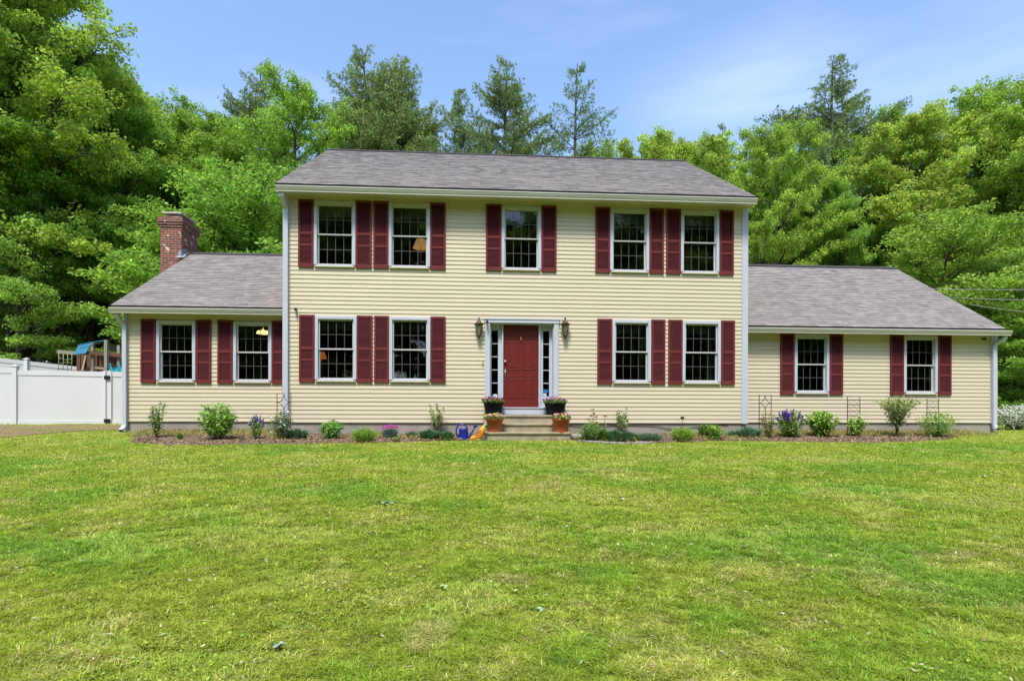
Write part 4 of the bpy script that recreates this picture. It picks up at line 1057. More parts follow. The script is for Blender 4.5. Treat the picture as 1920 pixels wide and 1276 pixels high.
for i in range(5): pbar(pp(163 + i * 3.4, 668, 1.2), pp(163 + i * 3.4, 695, 1.2), .05, .11, 'slat', 'wood')
pbar(pp(161.5, 663, -.2), pp(154.5, 695, -.5), .04, .04, 'ladder_rail', 'rope')
# canopy: two draped sheets
mb = MB()
def sheet(mb, a, b, c, d, sag, n=8, th=.01):
    g = []
    for i in range(n + 1):
        for j in range(n + 1):
            u, v = i / n, j / n; p = a.lerp(b, u).lerp(d.lerp(c, u), v); p = p + Vector((0, 0, -sag * 4 * u * (1 - u) * (.3 + .7 * v))); g.append(p)
    fs = [(i * (n + 1) + j, (i + 1) * (n + 1) + j, (i + 1) * (n + 1) + j + 1, i * (n + 1) + j + 1) for i in range(n) for j in range(n)]
    mb.add(g, fs, True); mb.add([p - Vector((0, 0, th)) for p in g], [f[::-1] for f in fs], True)
sheet(mb, pp(138, 664, -.2), pp(161, 661.5, -.3), pp(172, 642.5, .1), pp(147.5, 647, .2), .0)
pb(mb, 'canopy', M['tarp'])
mb = MB(); sheet(mb, pp(172, 642, .1), pp(199, 638.5, -.3), pp(197, 640, 1.5), pp(172, 644, 1.5), .05); sheet(mb, pp(200, 638.5, -.3), pp(223, 648, .1), pp(222, 660, 1.5), pp(190, 650, 1.5), .04)
pb(mb, 'canopy', M['tarpdark'])
mb = MB(); mb.tube([pp(148, 646.5, 0), pp(160, 644, -.1), pp(174, 641.5, -.1), pp(186, 639.5, -.3), pp(199, 638, -.5)], .018, 6); pb(mb, 'canopy_pole', M['tarp'])
mb = MB(); a0 = pp(206, 684, 0); 
for (xa, xb) in ((205.5, 209), (222, 226)): mb.bar(pp(xa, 684, -.2), pp(xb + 2, 700, -1.0), .05, .12)
sheet(mb, pp(207.5, 690, -.2), pp(222, 688, -.2), pp(228, 704, -1.0), pp(211, 704, -1.0), .0); pb(mb, 'slide', M['slide'])
# cargo net
mb = MB()
for k, x_ in enumerate((110, 118.5, 126.5, 134.5)):
    mb.tube([pp(x_, 659, .2), pp(x_ + .5, 675, .1), pp(x_ - .5, 694, 0)], .011, 5)
for y_, s_ in ((670, 3), (682, -2), (687.5, 3)):
    mb.tube([pp(109.5, y_, .1), pp(118.5, y_ + s_, .1), pp(126.5, y_ + s_ * 1.6, .1), pp(134.5, y_ + s_ * .7, .1)], .010, 5)
pb(mb, 'climbing_net', M['rope'])

# ------------------------------------------------------------------ flower pots
def small_flowers(name, parent, pts, cols, s, rg, up=.6, petals=3):
    n = len(pts) * petals; C = np.repeat(pts, petals, 0) + rg.normal(size=(n, 3)) * s * .35
    N = norm(np.array([0, -.5, up]) + rg.normal(size=(n, 3)) * .5); V, Fc = leaves(C, N, s * (.8 + .4 * rg.random(n)), s * .75, rg)
    c = np.repeat(cols, petals, 0) * (1 + rg.normal(size=(n, 1)) * .12)
    return link(name, fast_mesh(name, V, Fc, np.repeat(np.clip(c, .002, .95), 4, 0)), M['petal'], parent)
def pot(px0, px1, pyr, pyb, bx0, bx1, Y, m, name, label, fl, fh, seed, fw=1.12):
    a, b = A(px0, pyr, Y), A(px1, pyr, Y); zb = A((px0 + px1) / 2, pyb, Y).z; r = (b.x - a.x) / 2; rb = (A(bx1, pyb, Y).x - A(bx0, pyb, Y).x) / 2; H = a.z - zb
    root = empty(name, ((a.x + b.x) / 2, Y, zb), label, 'flower pot'); rg = np.random.default_rng(seed)
    mb = MB()
    if m == 'terracotta': mb.lathe([(rb, 0), (r * .93, H * .78), (r, H * .78), (r * 1.02, H), (r * .93, H), (r * .9, H * .9)], n=32, cap=False); mb.lathe([(.001, H * .9), (r * .9, H * .9)], n=32, cap=False)
    else: mb.lathe([(rb, 0), (r * .97, H * .93), (r, H * .93), (r * 1.01, H), (r * .95, H), (r * .9, H * .9)], n=32, cap=False); mb.lathe([(.001, H * .9), (r * .9, H * .9)], n=32, cap=False)
    mb.build('pot', M[m], root)
    n = 900; an = rg.random(n) * 6.283; rr = r * fw * np.sqrt(rg.random(n)); h = H * .92 + (fh * .75) * rg.random(n) * (1 - .5 * (rr / (r * fw)) ** 2)
    C = np.stack([rr * np.cos(an), rr * np.sin(an), h], -1); N = norm(np.array([0, 0, 1.0]) + rg.normal(size=(n, 3)) * .6)
    V, Fc = leaves(C, N, .022, .013, rg); link('foliage', fast_mesh('foliage', V, Fc, np.repeat(colvar((.16, .24, .04), n, rg), 4, 0)), M['plant'], root)
    n = 85; an = rg.random(n) * 6.283; rr = r * fw * np.sqrt(rg.random(n)) * 1.02; h = H * .95 + fh * (.45 + .55 * rg.random(n)) * (1 - .45 * (rr / (r * fw)) ** 2)
    pts = np.stack([rr * np.cos(an), rr * np.sin(an), h], -1); cols = np.array([fl[i] for i in rg.integers(0, len(fl), n)])
    small_flowers('flowers', root, pts, cols, .021, rg); return root
PU = (.13, .012, .13); MG = (.30, .03, .12); LV = (.42, .22, .50); YE = (.62, .45, .04); WH = (.7, .62, .6); OR = (.5, .22, .05); BR = (.2, .06, .03)
pot(906, 944.5, 752.8, 778.2, 911, 940, -.27, 'blackpot', 'flower_pot', 'black planter of purple and pink flowers left of the door', [PU, PU, MG, LV, BR], .155, 1)
pot(1020.2, 1061.5, 753.8, 778.2, 1025.5, 1057, -.27, 'blackpot', 'flower_pot', 'black planter of mixed purple and rust flowers right of the door', [PU, LV, BR, MG, OR], .155, 2)
pot(911.5, 943.2, 783, 811.2, 915.5, 938.8, -.90, 'terracotta', 'flower_pot', 'terracotta pot of yellow and white flowers on the left end of the bottom step', [YE, WH, YE, OR, LV, (.3, .4, .05)], .135, 3)
pot(1035.5, 1068, 783, 811.2, 1039.5, 1064.5, -.90, 'terracotta', 'flower_pot', 'terracotta pot of yellow and magenta flowers on the right end of the bottom step', [YE, MG, PU, OR, WH], .14, 4)

# watering can
wp = on_ground(869, 824); wc = empty('watering_can', tuple(wp), 'dark blue plastic watering can with a round handle beside the steps', 'watering can')
mb = MB(); mb.lathe([(.115, 0), (.112, .02), (.098, .22), (.102, .23), (.100, .25), (.06, .262), (.055, .25), (.0, .25)], n=28); mb.build('body', M['blue'], wc)
mb = MB(); mb.tube([(-.10, 0, .07), (-.15, 0, .12), (-.168, 0, .20), (-.15, 0, .28), (-.10, 0, .335), (-.03, 0, .352), (.03, 0, .335), (.075, 0, .29), (.088, 0, .25)], .017, 10); mb.build('handle', M['blue'], wc)
mb = MB(); mb.tube([(.095, 0, .03), (.15, 0, .09), (.215, 0, .21), (.25, 0, .28)], [.032, .022, .016, .015], 10); mb.build('spout', M['blue'], wc)
mb = MB(); mb.tube([(.245, 0, .27), (.268, 0, .315), (.275, 0, .33)], [.016, .045, .047], 16); mb.build('sprinkler_head', M['blue'], wc)

# glazed boot planter leaning on the step
bp_ = on_ground(894, 826.5); bt = empty('boot_planter', tuple(bp_), 'yellow and orange glazed boot leaning against the bottom step', 'garden ornament')
def skin_body(name, chain, m, parent):
    pass
mb = MB()
mb.tube([(-.155, 0, .035), (-.13, 0, .05), (-.07, 0, .068), (0, 0, .085), (.05, 0, .11), (.085, 0, .16), (.11, 0, .22), (.135, 0, .28), (.165, 0, .325)], [.018, .045, .055, .06, .072, .078, .072, .06, .045], 16)
mb.build('boot', M['yellow'], bt)
mb = MB(); mb.tube([(-.168, 0, .018), (-.12, 0, .02), (-.03, 0, .022), (.05, 0, .03), (.09, 0, .05)], [.02, .04, .045, .05, .04], 12); mb.build('sole', M['brass'], bt)
mb = MB()
for t, z, x in ((.0, .135, .02), (.0, .175, .055), (.0, .215, .075)): mb.tube([(x - .03, -.075, z - .02), (x - .05, -.055, z + .02), (x - .02, -.065, z + .03), (x + .03, -.08, z)], .007, 6)
mb.ball((.075, -.055, .235), .028, 10, (1, .5, 1)); mb.build('laces', M['orange'], bt)
mb = MB(); mb.tube([(.14, -.01, .30), (.175, -.01, .345), (.20, -.01, .38)], [.032, .028, .012], 10); mb.tube([(.16, 0, .34), (.2, 0, .36), (.235, 0, .365)], [.02, .022, .008], 8); mb.build('leaf_trim', M['yellowgreen'], bt)

# ------------------------------------------------------------------ mulch bed
_bp = [on_ground(px, py) for px, py in ((200, 828), (250, 832), (330, 836), (420, 835), (520, 833), (600, 832), (700, 831), (780, 828), (850, 826), (905, 825), (1075, 826), (1140, 829), (1220, 831.5), (1290, 829), (1350, 826.5), (1430, 827), (1520, 829), (1640, 830.5), (1700, 829), (1770, 825), (1840, 817), (1900, 812))]
def bed_edge(x): return np.interp(x, [p.x for p in _bp], [p.y for p in _bp]) + .05 * np.sin(np.asarray(x) * 6.1)
bxl = A(236, 815, -.2).x; bxr = A(1835, 815, .2).x
def bed():
    xs = np.linspace(bxl, bxr, 300); rows = 12; V = []; 
    for x in xs:
        t = min(1, (x - bxl) / .8, (bxr - x) / 1.6); yf = bed_edge(x) * t + (.2) * (1 - t)
        back = (-.02 if ML < x < MR else YW - .02)
        for j in range(rows + 1):
            u = j / rows; y = yf + (back - yf) * u
            h = .03 * min(1, u * 6) * t + .012 * math.sin(x * 5 + j) * (0 < u < 1) * t
            V.append((x, y, gzf(x, y) + h - (.02 if j == 0 else 0)))
    i = np.arange(len(V)).reshape(len(xs), rows + 1); Fc = np.stack([i[:-1, :-1], i[1:, :-1], i[1:, 1:], i[:-1, 1:]], -1).reshape(-1, 4)
    m = mat('mulch', (.24, .165, .105), .95, c2=(.075, .045, .033), scale=22, bump=.9, bscale=60)
    o = link('mulch_bed', fast_mesh('mulch_bed', V, Fc, smooth=True), m); o['kind'] = 'structure'
    rg = np.random.default_rng(4); n = 26000; X = bxl + .1 + (bxr - bxl - .2) * rg.random(n); t = np.clip(np.minimum((X - bxl) / .8, (bxr - X) / 1.6), 0, 1)
    yf = bed_edge(X) * t + .2 * (1 - t); Y = yf - .02 + (np.where((X > ML) & (X < MR), -.03, YW - .03) - yf) * rg.random(n)
    keep = ~((X > sx0 - .02) & (X < sx1 + .02) & (Y > -1.1)); X, Y = X[keep], Y[keep]; n = len(X)
    Z = gz(X, Y) + .035 + .012 * rg.random(n); N = norm(np.array([0, 0, 1.0]) + rg.normal(size=(n, 3)) * .35)
    L = .018 + .026 * rg.random(n) ** 2; V, Fc = leaves(np.stack([X, Y, Z], -1), N, L, L * .35, rg)
    pal = np.array([(.21, .14, .085), (.14, .09, .055), (.31, .22, .13), (.44, .34, .22), (.08, .055, .04), (.25, .17, .10), (.55, .46, .32)]); c = pal[rg.choice(7, n, p=[.25, .2, .18, .07, .12, .15, .03])]
    o = link('mulch_chips', fast_mesh('mulch_chips', V, Fc, np.repeat(c, 4, 0)), M['chip']); tag(o, 'brown bark mulch chips spread along the flower bed', 'mulch', kind='stuff')
    # thin weeds at the back of the bed
    n = 22000; X = bxl + (bxr - bxl) * rg.random(n); w_ = fbm(X * 1.1, X * 0 + 3, 3); Y = np.where((X > ML) & (X < MR), -.1, YW - .1) - 1.0 * rg.random(n) ** 1.3
    side = (X < A(560, 800, 0).x) | (X > A(1250, 800, 0).x); keep = ((w_ > .46) | (side & (rg.random(n) < .7))) & ~((X > sx0 - .1) & (X < sx1 + .1)); X, Y = X[keep], Y[keep]; n = len(X)
    Z = gz(X, Y) + .04; D = norm(np.array([0, 0, 1.0]) + rg.normal(size=(n, 3)) * .8); D[:, 2] = abs(D[:, 2]); L = .025 + .035 * rg.random(n)
    C = np.stack([X, Y, Z], -1) + D * L[:, None] * .8; V, Fc = leaves(C, norm(np.cross(D, rg.normal(size=(n, 3)))), L, .006, rg, dirs=D)
    o = link('bed_weeds', fast_mesh('bed_weeds', V, Fc, np.repeat(colvar((.36, .33, .11), n, rg, .25, .3), 4, 0)), M['grass']); tag(o, 'thin yellowish weeds and grass at the back of the bed', 'weeds', kind='stuff')
bed()
# bare earth in front of the fence
def dirt():
    pts = []; xs = np.linspace(A(-150, 810, 2).x, A(238, 810, 1.6).x, 60); V = []
    for i, x in enumerate(xs):
        yb = 3.6 + .25 * math.sin(x * 1.7) + .12 * math.sin(x * 4.3); yf = -.1 + .3 * math.sin(x * .9 + 2) + .15 * math.sin(x * 3.1)
        if i > 44: f = (i - 44) / 15; yf = yf + (1.5 - yf) * f; yb = yb + (1.7 - yb) * f
        for j in range(11): y = yf + (yb - yf) * j / 10; V.append((x, y, gzf(x, y) + .012))
    i = np.arange(len(V)).reshape(len(xs), 11); Fc = np.stack([i[:-1, :-1], i[1:, :-1], i[1:, 1:], i[:-1, 1:]], -1).reshape(-1, 4)
    o = link('bare_earth', fast_mesh('bare_earth', V, Fc, smooth=True), mat('bare_soil', (.27, .18, .10), .95, c2=(.09, .06, .032), scale=11, bump=1.0, bscale=30)); o['kind'] = 'structure'
    return xs
dirt()

# ------------------------------------------------------------------ garden plants
def shrub(px, py, top, wpx, label, base, name='shrub', cat='shrub', stems=9, leaf=.03, nleaf=900, shape='round', seed=0, lw=.5, flowers=None, fcol=None, nf=0, fs=.014, tilt=.6, spread=1.0, bottom=.12, tipbright=.25):
    g = on_ground(px, py); Hh = A(px, top, g.y).z - g.z; Wd = (A(px + wpx / 2, py, g.y).x - A(px - wpx / 2, py, g.y).x) / 2 * .96; Hh *= 1.04
    root = empty(name, tuple(g), label, cat); rg = np.random.default_rng(seed + 100); paths = []; C = []; D = []; T = []
    for s_ in range(stems):
        az = s_ * 2.4 + rg.normal() * .3; q = math.sqrt((s_ + .5) / stems)
        if shape == 'round': r, h = Wd * q * .95, Hh * (1 - .38 * q ** 2) * (.85 + .15 * rg.random())
        elif shape == 'vase': r, h = Wd * q * 1.0, Hh * (.98 - .10 * q) * (.9 + .1 * rg.random())
        else: r, h = Wd * q * .8, Hh * (.6 + .4 * rg.random()) * (1 - .15 * q)
        k = 6; pts = []
        for i in range(k + 1):
            t = i / k; e = {'round': t ** .8, 'vase': t ** 2.2, 'upright': t ** .9}[shape]
            pts.append(Vector((math.cos(az) * r * e + rg.normal() * .008 + math.cos(az) * .01, math.sin(az) * r * e + rg.normal() * .008, h * t)))
        paths.append((pts, [.006 * (1 - .6 * i / k) * (Hh + .3) for i in range(k + 1)])); T.append(list(pts[-1]))
        for l in range(nleaf // stems):
            t = bottom + (1 - bottom) * rg.random() ** .8; fi = t * k; i = min(k - 1, int(fi)); p = pts[i].lerp(pts[i + 1], fi - i)
            tw = (Wd * .33 if shape != 'upright' else Wd * .42) * rg.random() * spread * (1.1 - .5 * t); a2 = rg.random() * 6.283
            C.append((p.x + math.cos(a2) * tw, p.y + math.sin(a2) * tw, p.z + (rg.random() - .4) * tw * .7)); D.append((math.cos(a2), math.sin(a2), .25))
    C = np.array(C); D = np.array(D); n = len(C); N = norm(np.array([0, -.15, 1.0]) + rg.normal(size=(n, 3)) * tilt + D * .3)
    V, Fc = leaves(C, N, leaf * (.6 + .7 * rg.random(n)), leaf * lw * (.7 + .5 * rg.random(n)), rg, dirs=D + rg.normal(size=(n, 3)) * .5, droop=.25)
    tb = 1 + tipbright * (C[:, 2:3] / Hh - .5)     # leaf colour paler towards the top, darker towards the foot
    cl = colvar(base, n, rg, .18, .12, tb)
    link('foliage', fast_mesh('foliage', V, Fc, np.repeat(cl, 4, 0)), M['plant'], root); tubes_mesh('stems', paths, M['stem'], root, 5)
    if flowers == 'spikes':
        fp_ = []; sp_ = []
        for i in range(nf):
            az = rg.random() * 6.283; rr = Wd * .95 * math.sqrt(rg.random()); h0 = Hh * (.50 + .1 * rg.random()); h1 = Hh * (.78 + .28 * rg.random()) * (1 - .2 * (rr / Wd) ** 2)
            b_ = Vector((math.cos(az) * rr * .7, math.sin(az) * rr * .7, h0)); e_ = Vector((math.cos(az) * rr, math.sin(az) * rr, h1)); sp_.append(([b_ * .8, b_, e_], [.003, .003, .002]))
            for j in range(26): t = .35 + .65 * j / 26; p = b_.lerp(e_, t); fp_.append([p.x + rg.normal() * .008 * (1.4 - t), p.y + rg.normal() * .008, p.z])
        fp_ = np.array(fp_); small_flowers('flowers', root, fp_, np.tile(np.array(fcol), (len(fp_), 1)), fs, rg, petals=2); tubes_mesh('flower_stalks', sp_, M['stem'], root, 4)
    elif flowers == 'dots':
        idx = rg.choice(n, nf); P2 = C[idx] + np.array([0, -.01, .015]); cc = np.array([fcol[i] for i in rg.integers(0, len(fcol), nf)]) if isinstance(fcol[0], tuple) else np.tile(np.array(fcol), (nf, 1))
        small_flowers('flowers', root, P2, cc, fs, rg)
    elif flowers == 'top':
        an = rg.random(nf) * 6.283; rr = Wd * .95 * np.sqrt(rg.random(nf)); h = Hh * (1 - .25 * (rr / Wd) ** 2 - .15 * rg.random(nf)); P2 = np.stack([rr * np.cos(an), rr * np.sin(an), h], -1)
        small_flowers('flowers', root, P2, np.tile(np.array(fcol), (nf, 1)), fs, rg)
    return root
def clump(px, py, top, wpx, label, base, name='grass_clump', cat='plant', n=420, bw=.007, seed=0, curve=.5, flowers=None, fcol=None, nf=0, fs=.012, feather=False):
    g = on_ground(px, py); Hh = A(px, top, g.y).z - g.z; Wd = (A(px + wpx / 2, py, g.y).x - A(px - wpx / 2, py, g.y).x) / 2
    root = empty(name, tuple(g), label, cat); rg = np.random.default_rng(seed + 500)
    az = rg.random(n) * 6.283; q = np.sqrt(rg.random(n)); ux = np.cos(az); uy = np.sin(az); bx = ux * q * Wd * .55; by = uy * q * Wd * .45
    L = Hh * (.65 + .4 * rg.random(n)) * (1 - .3 * q); out = Wd * .5 * q * (.5 + rg.random(n)); W = bw * (.7 + .6 * rg.random(n))
    sxv = -np.sin(az + rg.normal(size=n) * .8); syv = np.cos(az + rg.normal(size=n) * .8)
    lev = [(0, 0, 1), (.5, .25, .9), (.85, .7, .6), (1.0 - .15 * curve, 1.1, .08)]
    V = []
    for z, o, w_ in lev:
        for s in (-1, 1): V.append(np.stack([bx + ux * out * o + s * sxv * W * w_, by + uy * out * o * .8 + s * syv * W * w_, L * z - .01], -1))
    V = np.stack(V, 1).reshape(-1, 3); b_ = (np.arange(n) * 8)[:, None]
    Fc = np.concatenate([b_ + np.array([[0, 1, 3, 2]]), b_ + np.array([[2, 3, 5, 4]]), b_ + np.array([[4, 5, 7, 6]])]); cl = colvar(base, n, rg, .2, .15)
    link('blades', fast_mesh('blades', V, Fc, np.repeat(cl, 8, 0)), M['plant'], root)
    if feather:
        m_ = n * 14; i = rg.integers(0, n, m_); t = rg.random(m_) ** .7; C = np.stack([bx[i] + ux[i] * out[i] * t, by[i] + uy[i] * out[i] * t * .8, L[i] * t * .98], -1) + rg.normal(size=(m_, 3)) * .015
        D = norm(np.stack([ux[i], uy[i], np.ones(m_)], -1) + rg.normal(size=(m_, 3)) * .7); V2, F2 = leaves(C, norm(np.cross(D, rg.normal(size=(m_, 3)))), .022, .006, rg, dirs=D)
        link('foliage', fast_mesh('foliage', V2, F2, np.repeat(colvar(base, m_, rg, .2, .15), 4, 0)), M['plant'], root)
    if nf:
        an = rg.random(nf) * 6.283; rr = Wd * .85 * np.sqrt(rg.random(nf)); h = Hh * (1.0 - .22 * (rr / Wd) ** 2 - .16 * rg.random(nf)); P2 = np.stack([rr * np.cos(an), rr * np.sin(an), h], -1)
        small_flowers('flowers', root, P2, np.tile(np.array(fcol), (nf, 1)), fs, rg)
    return root
GD = (.10, .17, .045); GB = (.20, .35, .035); GM = (.14, .25, .04); BG = (.10, .20, .09); YG = (.27, .40, .06)
shrub(294, 823, 743, 44, 'narrow upright leafy shrub nearest the left end of the bed', GM, leaf=.04, nleaf=560, shape='upright', seed=1, lw=.38, tilt=.35, stems=7, bottom=.15)
clump(337, 825, 808, 14, 'small bright green grassy tuft between two shrubs at left', (.10, .24, .03), n=150, seed=1)
shrub(408, 826, 752, 78, 'wide leafy shrub under the left wing windows', GB, leaf=.036, nleaf=2300, stems=22, seed=2, bottom=.2, tipbright=.5, spread=1.2)
shrub(480, 825, 790, 32, 'purple salvia left of the corner downspout', GM, name='salvia', cat='flowering plant', stems=9, nleaf=330, leaf=.03, seed=3, flowers='spikes', nf=11, fcol=(.13, .06, .33), fs=.011).scale = (1, 1, 1.35)
shrub(528, 824, 762, 52, 'white rose bush growing up a trellis at the corner downspout', GD, name='rose_bush', stems=14, nleaf=1200, leaf=.024, shape='upright', seed=4, flowers='dots', fcol=(.8, .82, .8), nf=26, fs=.02, spread=1.4)
clump(557, 823, 797, 50, 'dark blue green spiky clump right of the white rose', BG, n=520, seed=2, bw=.010)
shrub(622, 824, 786, 50, 'compact glossy green shrub under the lower left window', (.17, .34, .05), stems=26, nleaf=1700, leaf=.034, shape='round', seed=5, lw=.4, bottom=.05)
clump(683, 829, 797, 44, 'feathery yellow green clump left of the pink flowers', YG, n=300, seed=3, bw=.004, feather=True)
clump(731, 822, 795, 38, 'mound of bright pink flowers on grey green leaves', (.13, .22, .16), name='dianthus', cat='flowering plant', n=520, seed=4, bw=.004, nf=150, fcol=(.50, .07, .36), fs=.013)
clump(772, 821, 803, 28, 'smaller grey green mound with few pink flowers', (.12, .22, .14), name='dianthus', cat='flowering plant', n=330, seed=5, bw=.004, nf=26, fcol=(.45, .09, .28), fs=.010)
shrub(744, 828, 816, 18, 'tiny low leafy plant in front of the pink flowers', GM, name='seedling', cat='plant', stems=8, nleaf=120, leaf=.024, seed=6)
shrub(819, 812, 752, 46, 'airy sapling with round leaves rising behind a spiky clump', (.27, .34, .10), name='sapling', cat='shrub', stems=8, nleaf=420, leaf=.026, shape='upright', seed=7, lw=.8, bottom=.35, tilt=.9)
clump(806, 824, 799, 48, 'dark spiky green clump in front of the airy sapling', BG, n=620, seed=6, bw=.010)
clump(838, 825, 803, 30, 'dark spiky clump beside the watering can', BG, n=380, seed=7, bw=.010)
shrub(1079, 824, 812, 22, 'low mound of tiny white flowers at the right of the steps', GM, name='alyssum', cat='flowering plant', stems=10, nleaf=160, leaf=.014, seed=8, flowers='dots', fcol=(.72, .70, .78), nf=130, fs=.010)
shrub(1107, 828, 790, 44, 'bushy feathery green plant right of the steps', GM, name='leafy_plant', cat='plant', stems=18, nleaf=2000, leaf=.022, seed=9, lw=.4)
def stalk(px, py, top, label, heads, seed):
    g = on_ground(px, py); root = empty('flower_stalk', tuple(g), label, 'flowering plant'); rg = np.random.default_rng(seed); paths = []; C = []; F_ = []
    for hx, hy in heads:
        e_ = A(hx, hy, g.y) - g; m_ = Vector((e_.x * .6, 0, e_.z * .5)); paths.append(([(0, 0, 0), m_, e_], [.005, .004, .003])); F_.append(e_)
        for i in range(20): t = .3 + .6 * rg.random(); p = m_.lerp(e_, max(0, t * 2 - 1)) if t > .5 else Vector((0, 0, 0)).lerp(m_, t * 2); C.append([p.x + rg.normal() * .02, p.y + rg.normal() * .02, p.z])
    tubes_mesh('stalks', paths, M['stem'], root, 5); C = np.array(C); n = len(C); V, Fc = leaves(C, norm(rg.normal(size=(n, 3)) + np.array([0, 0, 1])), .025, .012, rg)
    link('leaves', fast_mesh('leaves', V, Fc, np.repeat(colvar(YG, n, rg), 4, 0)), M['plant'], root)
    P2 = np.repeat(np.array([list(f) for f in F_]), 10, 0) + rg.normal(size=(10 * len(F_), 3)) * np.array([.018, .018, .006]); small_flowers('flower_heads', root, P2, np.tile(np.array((.26, .03, .035)), (len(P2), 1)), .012, rg)
stalk(1110, 826, 765, 'tall thin stalks with dark red flower heads right of the steps', [(1112, 767), (1114, 775), (1107, 779), (1118, 781), (1103, 785), (1120, 791)], 1)
stalk(1133, 826, 778, 'single dark red flower on a short stalk beside the airy sapling', [(1134.5, 780)], 2)
clump(1095, 828, 812, 24, 'low green leaves in front of the feathery plant', GM, n=160, seed=31)
clump(1130, 827, 800, 24, 'narrow light green leafy clump under the single red flower', GM, n=260, seed=30, feather=True)
shrub(1167, 812, 761, 30, 'small airy sapling with pale round leaves right of the red flowers', (.28, .35, .12), name='sapling', stems=7, nleaf=380, leaf=.024, shape='upright', seed=11, lw=.8, bottom=.35, tilt=.9)
clump(1153, 828, 799, 34, 'dark spiky clump at the foot of the small airy sapling', BG, n=480, seed=8, bw=.010)
clump(1178, 828, 802, 34, 'blue green spiky clump right of the small airy sapling', BG, n=420, seed=9, bw=.010)
shrub(1188, 829, 817, 12, 'tiny lime green plant in front of the dark spiky clumps', (.30, .42, .05), name='seedling', cat='plant', stems=6, nleaf=70, leaf=.025, seed=12)
clump(1214, 827, 811, 50, 'low dark green mat trailing to the right', BG, n=520, seed=10, feather=True)
clump(1279, 827, 797, 42, 'feathery yellow green clump under the small black garden light', YG, n=300, seed=11, bw=.004, feather=True)
shrub(1321, 822, 792, 28, 'dark green strappy clump, left of its lighter neighbour', GM, stems=20, nleaf=800, leaf=.045, shape='round', lw=.22, seed=13, bottom=.05)
shrub(1340, 825, 793, 32, 'lighter green strappy clump beside the right lower shutters', GB, stems=20, nleaf=800, leaf=.045, shape='round', lw=.22, seed=14, bottom=.05)
clump(1376, 820, 803, 36, 'low blue green spiky clump near the right corner board', (.12, .25, .14), n=280, seed=12, bw=.010)
clump(1404, 822, 794, 54, 'larger blue green spiky clump at the foot of the right corner board', (.12, .25, .14), n=480, seed=13, bw=.012)
shrub(1440, 822, 765, 34, 'rose bush with reddish new leaves climbing the first right-hand trellis', (.20, .22, .07), name='rose_bush', stems=10, nleaf=800, leaf=.024, shape='upright', seed=15, spread=1.3)
shrub(1482, 821, 778, 60, 'large purple salvia beside the trellised rose bush', GM, name='salvia', cat='flowering plant', stems=18, nleaf=1300, leaf=.032, seed=16, flowers='spikes', nf=54, fcol=(.075, .03, .32), fs=.013).scale = (1, 1, 1.2)
shrub(1540, 820, 764, 62, 'broad leafy hydrangea under the first right wing window', GB, stems=24, nleaf=2000, leaf=.038, shape='round', seed=17, lw=.55, bottom=.12, tipbright=.6)
shrub(1605, 820, 779, 36, 'small leafy shrub against the second right-hand trellis', GB, stems=13, nleaf=760, leaf=.032, seed=18, bottom=.3, tipbright=.5)
shrub(1682, 820, 742, 74, 'tall vase shaped shrub with a narrow foot below the last window', (.22, .29, .08), stems=26, nleaf=2600, leaf=.032, shape='vase', seed=19, lw=.45, bottom=.3, spread=1.25, tipbright=.5)
shrub(1757, 821, 768, 72, 'loose spreading shrub at the foot of the last trellis', GB, stems=17, nleaf=1500, leaf=.028, shape='round', seed=20, bottom=.10, spread=1.3, tipbright=.3)
for i, (px_, py_, lb) in enumerate(((1640, 818, 'tiny pale weed tuft between two shrubs, below the last window'), (585, 827, 'tiny pale tuft of grass left of the compact glossy shrub'), (1570, 820, 'tiny pale weed tuft right of the hydrangea'), (1810, 817, 'tiny weed tuft near the end of the right bed'), (455, 826, 'tiny pale tuft left of the purple salvia near the corner'))):
    clump(px_, py_, py_ - 9, 20, lb, (.18, .20, .05), n=120, seed=40 + i, bw=.004)
# white flowering bush beyond the right corner
wb = shrub(1906, 806, 757, 96, 'wide bush covered in white blossom beyond the right corner', GM, name='flowering_bush', stems=40, nleaf=2600, leaf=.03, seed=21, flowers='dots', fcol=(.80, .80, .76), nf=2300, fs=.019, spread=1.3)

# trellises
def trellis(x0, x1, top, base, kind, label):
    g = on_ground((x0 + x1) / 2, base); g.z -= .02; root = empty('trellis', tuple(g), label, 'trellis', 'iron trellises in the flower bed')
    P = lambda x, y: Vector((A(x, y, g.y).x - g.x, 0, A(x, y, g.y).z - g.z)); r = .0095
    a, b = P(x0, top), P(x1, top); mb = MB(); mb.tube([(a.x, 0, 0), a, b, (b.x, 0, 0)], r, 6); mb.build('frame', M['iron'], root)
    H = a.z; xm = (a.x + b.x) / 2; hw = (b.x - a.x) / 2; mb = MB(); q = r * .75
    if kind == 'arc':
        d = hw * 1.35
        for s in (-1, 1):
            for sgn, z0 in ((1, H), (-1, H - 2 * d)):
                pts = []
                for i in range(9):
                    t = i / 8; ang = t * math.pi / 2; xx = s * hw * (1 - math.cos(ang)) ; zz = d * math.sin(ang)
                    pts.append((xm + s * hw * (1 - math.cos(ang)), 0, z0 - sgn * (d * math.sin(ang))))
                mb.tube(pts, q, 5)
        mb.tube([(xm, 0, H - 2 * d), (xm, 0, .1)], q, 5); mb.tube([(a.x, 0, H * .45), (b.x, 0, H * .45)], q, 5)
    else:
        for k in range(6):
            z = H - .07 - k * .135; mb.tube([(a.x, 0, z), (b.x, 0, z)], q * .8, 5)
            if k % 2 == 0 or True:
                zz = [(a.x + 2 * hw * i / 4, 0, z - (.10 if i % 2 else .01)) for i in range(5)]; mb.tube(zz, q * .6, 4)
    mb.build('lattice', M['iron'], root)
trellis(519.5, 545.5, 737, 821, 'arc', 'iron trellis with curved diamond top in front of the corner downspout')
